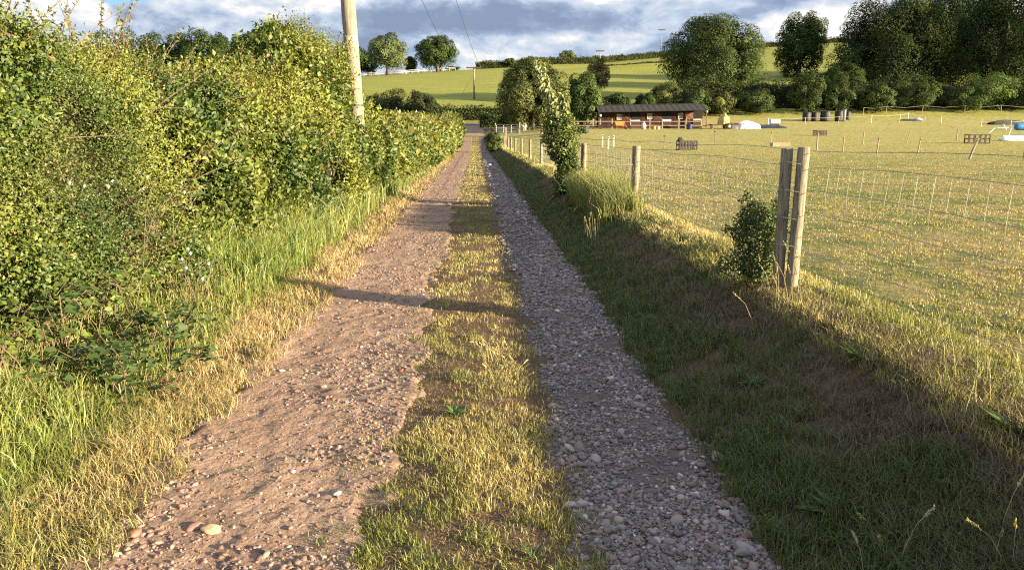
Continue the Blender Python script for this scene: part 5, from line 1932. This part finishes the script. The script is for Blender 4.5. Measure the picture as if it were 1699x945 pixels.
# white tape fence along the back of the paddock
tp = empty('tape_fence', on_ground(*z6(740, 205)), label='white tape electric fence on thin white stakes along the back of the paddock', cat='fence')
to = Vector(tp.location)
prev = None
tape = MB()
for zx, zb, zt in ((92, 220, 178), (323, 215, 172), (535, 205, 165), (740, 205, 158), (917, 195, 152), (970, 190, 140), (1075, 190, 162), (1178, 205, 165), (1430, 230, 185), (1612, 250, 192), (1697, 236, 190)):
    p = on_ground(*z6(zx, zb))
    H = (zb - zt) / 3.784 * p.y / F
    MB().tube([p - to + Vector((0, 0, -0.2)), p - to + Vector((0, 0, H))], 0.045 if zx in (92, 917) else 0.03, 6).build('stake', CREAM if zx % 2 else WHITEP, tp)
    q = p - to + Vector((0, 0, H * 0.92))
    if prev is not None:
        m_ = prev.lerp(q, 0.5) - Vector((0, 0, 0.10))
        tape.tube([prev, m_, q], 0.012, 4, cap=False)
    prev = q
tape.build('tape', CREAM, tp)
# rope fence nearer the hedge
tp = empty('rope_fence', on_ground(1560, 186), label='sagging white rope fence at the foot of the far hedge', cat='fence')
to = Vector(tp.location)
prev = None
tape = MB()
for px, py in ((1432, 192), (1470, 190), (1530, 189), (1600, 189), (1660, 188), (1720, 188)):
    p = on_ground(px, py)
    H = 1.3
    MB().tube([p - to + Vector((0, 0, -0.2)), p - to + Vector((0, 0, H))], 0.045, 6).build('stake', STAKE_WOOD, tp)
    q = p - to + Vector((0, 0, H * 0.95))
    if prev is not None:
        tape.tube([prev, prev.lerp(q, 0.5) - Vector((0, 0, 0.25)), q], 0.012, 4, cap=False)
    prev = q
tape.build('rope', CREAM, tp)


def crate(px, py, w, h, d, label, mat, rz=0.0, slats=(4, 3), tilt=0.0, lift=0.0):
    """open slatted crate: corner posts, rails and slats"""
    p = on_ground(px, py)
    root = empty('crate', p, rz, label, 'crate', 'slatted crates in the paddock')
    root.location.z += lift
    root.rotation_euler = (tilt, 0, rz)
    f = MB()
    t = 0.07
    for sx in (-1, 1):
        for sy in (-1, 1):
            f.box((sx * (w / 2 - t / 2), sy * (d / 2 - t / 2), h / 2), (t, t, h))
    for z in (t / 2, h - t / 2):
        for sy in (-1, 1):
            f.box((0, sy * (d / 2 - t / 2), z), (w - 2 * t, t * 0.9, t))
        for sx in (-1, 1):
            f.box((sx * (w / 2 - t / 2), 0, z), (t * 0.9, d - 2 * t, t))
    f.build('frame', mat, root)
    for sy in (-1, 1):
        s = MB()
        for k in range(slats[0]):
            s.box((-w / 2 + w * (k + 1) / (slats[0] + 1), sy * (d / 2 - 0.015), h / 2), (0.09, 0.02, h - 2 * t - 0.01))
        for k in range(slats[1] - 2):
            s.box((0, sy * (d / 2 - 0.04), h * (k + 1) / (slats[1] - 1)), (w - 2 * t - 0.01, 0.02, 0.09))
        s.build('side_slats', mat, root)
    return root


DWOOD = plain('dark_wood', (0.07, 0.055, 0.042), 0.8, var=0.3)
c = crate(1139, 249, 1.12, 0.58, 0.9, 'dark slatted pallet crate lying in the paddock behind the first posts', DWOOD, 0.05, (5, 3))
cr2 = on_ground(1360, 225)
crate(1360, 225, 1.15, 0.55, 0.8, 'small dark crate behind the pale stake in the paddock', DWOOD, 0.1, (6, 4))
crate(1620.5, 238, 1.75, 0.75, 0.7, 'open slatted crate behind the leaning stake at the right', DWOOD, -0.08, (3, 3))
# rag on the first crate
o = heap(1128, 249, 0.35, 0.3, 0.22, plain('dark_cloth', (0.05, 0.05, 0.045), 0.9), 'dark rag lying on top of the first pallet crate', 12, cat='rag', name='rag')
o.location.z += 0.58
# low wooden box
t, k = thing_at('wooden_box', *z6(170, 352), 'low pale wooden box lying beside a stake in the paddock', 'box', rz=0.04)
for nm, c_, s_ in (('side_board', (0, -0.22, 0.14), (1.35, 0.04, 0.27)), ('side_board', (0, 0.22, 0.14), (1.35, 0.04, 0.27)),
                   ('end_board', (-0.65, 0, 0.14), (0.04, 0.4, 0.27)), ('end_board', (0.65, 0, 0.14), (0.04, 0.4, 0.27)), ('base_board', (0, 0, 0.02), (1.26, 0.4, 0.03))):
    MB().box(c_, s_).build(nm, STAKE_WOOD, t)
# flat dark sheet with pale tub
heap(*z6(985, 190), 3.4, 1.6, 0.25, plain('dark_sheet', (0.03, 0.03, 0.035), 0.5), 'flat dark sheet lying on the grass at the back of the paddock', 14, cat='sheet', name='ground_sheet')
heap(*z6(1030, 189), 1.6, 0.9, 0.38, plain('grey_sheet', (0.35, 0.38, 0.42), 0.5), 'grey plastic bundle lying on the flat dark sheet', 15, cat='bundle', name='plastic_bundle')

# white overturned hull, blue barrel and jump poles at the right edge
p = on_ground(*z6(1640, 316))
hull = MB()
n1, n2 = 14, 9
vs = []
for i in range(n1):
    t_ = i / (n1 - 1) * 2 - 1
    wv = 0.42 * (1 - abs(t_) ** 3.0) ** 0.6 + 0.02
    for j in range(n2):
        a = math.pi * j / (n2 - 1)
        vs.append((t_ * 1.5, math.cos(a) * wv, 0.40 * math.sin(a) ** 0.6 * (1 - 0.5 * abs(t_) ** 4)))
fs = [(i * n2 + j, (i + 1) * n2 + j, (i + 1) * n2 + j + 1, i * n2 + j + 1) for i in range(n1 - 1) for j in range(n2 - 1)]
hull.add(vs, fs)
t = empty('upturned_boat', p, 0.05, 'small white upturned boat on the grass at the right edge', 'boat')
hull.build('hull', WHITEP, t, smooth=True)
MB().tube([(-1.5, 0, 0.1), (-1.3, -0.35, 0.06), (0, -0.45, 0.05), (1.3, -0.35, 0.06), (1.5, 0, 0.1)], 0.03, 6).build('gunwale', GALV, t)
MB().box((0, 0, 0.42), (2.2, 0.04, 0.06)).build('keel', GALV, t)
t, k = thing_at('barrel', *z6(1680, 250), 'bright blue barrel lying at the right edge of the paddock', 'barrel')
MB().lathe((0, 0, 0.42), [(0.05, -0.7), (0.38, -0.68), (0.42, -0.5), (0.42, 0.5), (0.38, 0.68), (0.05, 0.7)], 20, 'X').build('body', BLUEP, t)
for q in (-0.35, 0.35):
    MB().lathe((q, 0, 0.42), [(0.40, -0.03), (0.435, -0.02), (0.435, 0.02), (0.40, 0.03)], 20, 'X').build('band', BLUEP, t)
G3 = 'white jump poles at the right of the paddock'
for i, (x0, y0, x1, y1, lab) in enumerate(((1480, 268, 1515, 235, 'bent white jump pole left of the blue barrel'), (1600, 285, 1620, 235, 'leaning white jump pole above the upturned boat'),
                                           (1570, 212, 1588, 250, 'white jump pole sloping down beside the dark heap'), (1530, 238, 1600, 240, 'white jump pole lying level on the grass'))):
    a = z6(x0, y0)
    b = z6(x1, y1)
    pa = on_ground(*(a if y0 > y1 else b))
    Yd = pa.y
    A3 = at(*a, Yd)
    B3 = at(*b, Yd)
    if i == 3:
        A3.z = gz(A3.x, Yd) + 0.1
        B3.z = gz(B3.x, Yd) + 0.1
    o_ = empty('jump_pole', pa, label=lab, cat='pole', group=G3)
    MB().tube([A3 - pa, A3.lerp(B3, 0.5) - pa, B3 - pa], 0.05, 7).build('shaft', WHITEP, o_)
    MB().tube([A3 - pa, A3.lerp(B3, 0.06) - pa], 0.056, 7).build('end_cap', CREAM, o_)
heap(*z6(1600, 214), 5.5, 2.0, 0.6, plain('dead_brash', (0.06, 0.055, 0.035), 0.95, bump=1.0, bscale=12), 'dark heap of brash behind the jump poles', 18, name='brash_heap')

# metal gates at the lane end
def gate(pxa, pxb, pybase, Ya, Yb, h, label, mat, bars=5):
    a = at(pxa, pybase, Ya)
    b = at(pxb, pybase, Yb)
    a.z = gz(a.x, a.y)
    b.z = gz(b.x, b.y)
    root = empty('metal_gate', a, label=label, cat='gate')
    d = b - a
    MB().tube([(0, 0, -0.1), (0, 0, h + 0.25)], 0.08, 8).build('gate_post', STAKE_WOOD, root)
    MB().tube([d + Vector((0, 0, -0.1)), d + Vector((0, 0, h + 0.25))], 0.08, 8).build('gate_post', STAKE_WOOD, root)
    u = d.normalized() * 0.12
    for k in range(bars):
        z = 0.2 + (h - 0.2) * k / (bars - 1)
        MB().tube([u + Vector((0, 0, z)), d - u + Vector((0, 0, z))], 0.035, 6).build('rail', mat, root)
    f = MB()
    for t_ in (0.03, 0.35, 0.66, 0.97):
        f.tube([d * t_ + Vector((0, 0, 0.2)), d * t_ + Vector((0, 0, h))], 0.032, 6)
    f.build('uprights', mat, root)
    return root


gate(822, 862, 222, 95, 92, 1.15, 'open silver field gate at the end of the lane', GALV)
gate(839, 899, 226, 84, 84, 1.05, 'dark rail gate crossing behind the row of fence posts', DARKMETAL, 3)
tub(868, 208, 0.45, 0.9, WHITEP, 'white box shaped tub at the foot of the pale leafed tree', Y=100)
t = tree_px('weed_clump', 'leafy weed clump at the lane end before the fence posts', 802, 836, 216, 244, 62, bot=-0.2, n=1800, leaf=0.12, seed=590, cat='weed', lobes=8, tr=0.02, **MID)

# white rails and a grazing pony on the crest
G4 = 'white rails on the crest'
a, b = at(604, 126, 262), at(756, 120, 290)
tp = empty('white_rail_fence', (a.x, a.y, gz(a.x, a.y)), label='white rail fence on the crest under the domed trees', cat='fence')
for k in range(15):
    q = a.lerp(b, k / 14)
    q.z = gz(q.x, q.y)
    r_ = q - Vector(tp.location)
    MB().box(r_ + Vector((0, 0, 0.6)), (0.15, 0.15, 1.3)).build('fence_post', CREAM if k > 5 else STAKE_WOOD, tp)
    if k:
        for hh in (0.6, 1.1):
            MB().tube([pr_ + Vector((0, 0, hh)), r_ + Vector((0, 0, hh))], 0.055, 5).build('rail', CREAM if k > 5 else STAKE_WOOD, tp)
    pr_ = r_

p = at(671, 124, 266)
p.z = gz(p.x, p.y)
pony = empty('pony', p, 0.15, 'white pony grazing on the crest beside the leafy tree', 'pony')
me = bpy.data.meshes.new('body')
J = [((0, 0, 1.05), .30), ((0.5, 0, 1.05), .31), ((-0.45, 0, 1.05), .29), ((-0.85, 0, 1.1), .17), ((-1.15, 0, 0.75), .13), ((-1.3, 0, 0.42), .12), ((-1.45, 0, 0.18), .07),
     ((0.55, .18, 0.75), .15), ((0.62, .18, 0.45), .08), ((0.58, .18, 0.02), .06), ((0.55, -.18, 0.75), .15), ((0.75, -.18, 0.45), .08), ((0.72, -.18, 0.02), .06),
     ((-0.5, .17, 0.72), .12), ((-0.5, .17, 0.42), .07), ((-0.5, .17, 0.02), .06), ((-0.5, -.17, 0.72), .12), ((-0.62, -.17, 0.42), .07), ((-0.6, -.17, 0.02), .06),
     ((0.82, 0, 1.05), .08), ((0.95, 0, 0.7), .07), ((0.95, 0, 0.45), .04)]
E_ = [(0, 1), (0, 2), (2, 3), (3, 4), (4, 5), (5, 6), (1, 7), (7, 8), (8, 9), (1, 10), (10, 11), (11, 12), (2, 13), (13, 14), (14, 15), (2, 16), (16, 17), (17, 18), (1, 19), (19, 20), (20, 21)]
me.from_pydata([j[0] for j in J], E_, [])
me.materials.append(COATW)
bo = bpy.data.objects.new('body', me)
COL.objects.link(bo)
bo.parent = pony
sk = bo.modifiers.new('skin', 'SKIN')
sk.use_smooth_shade = True
if not me.skin_vertices:
    pass
for v, j in zip(me.skin_vertices[0].data, J):
    v.radius = (j[1], j[1])
me.skin_vertices[0].data[0].use_root = True
bo.modifiers.new('subd', 'SUBSURF').levels = 1
bo.modifiers['subd'].render_levels = 1
mb = MB()
for s in (-1, 1):
    mb.box((-1.17, 0.07 * s, 0.86), (0.05, 0.03, 0.14), ry=0.3, taper=0.3)
mb.build('ears', COATW, pony)
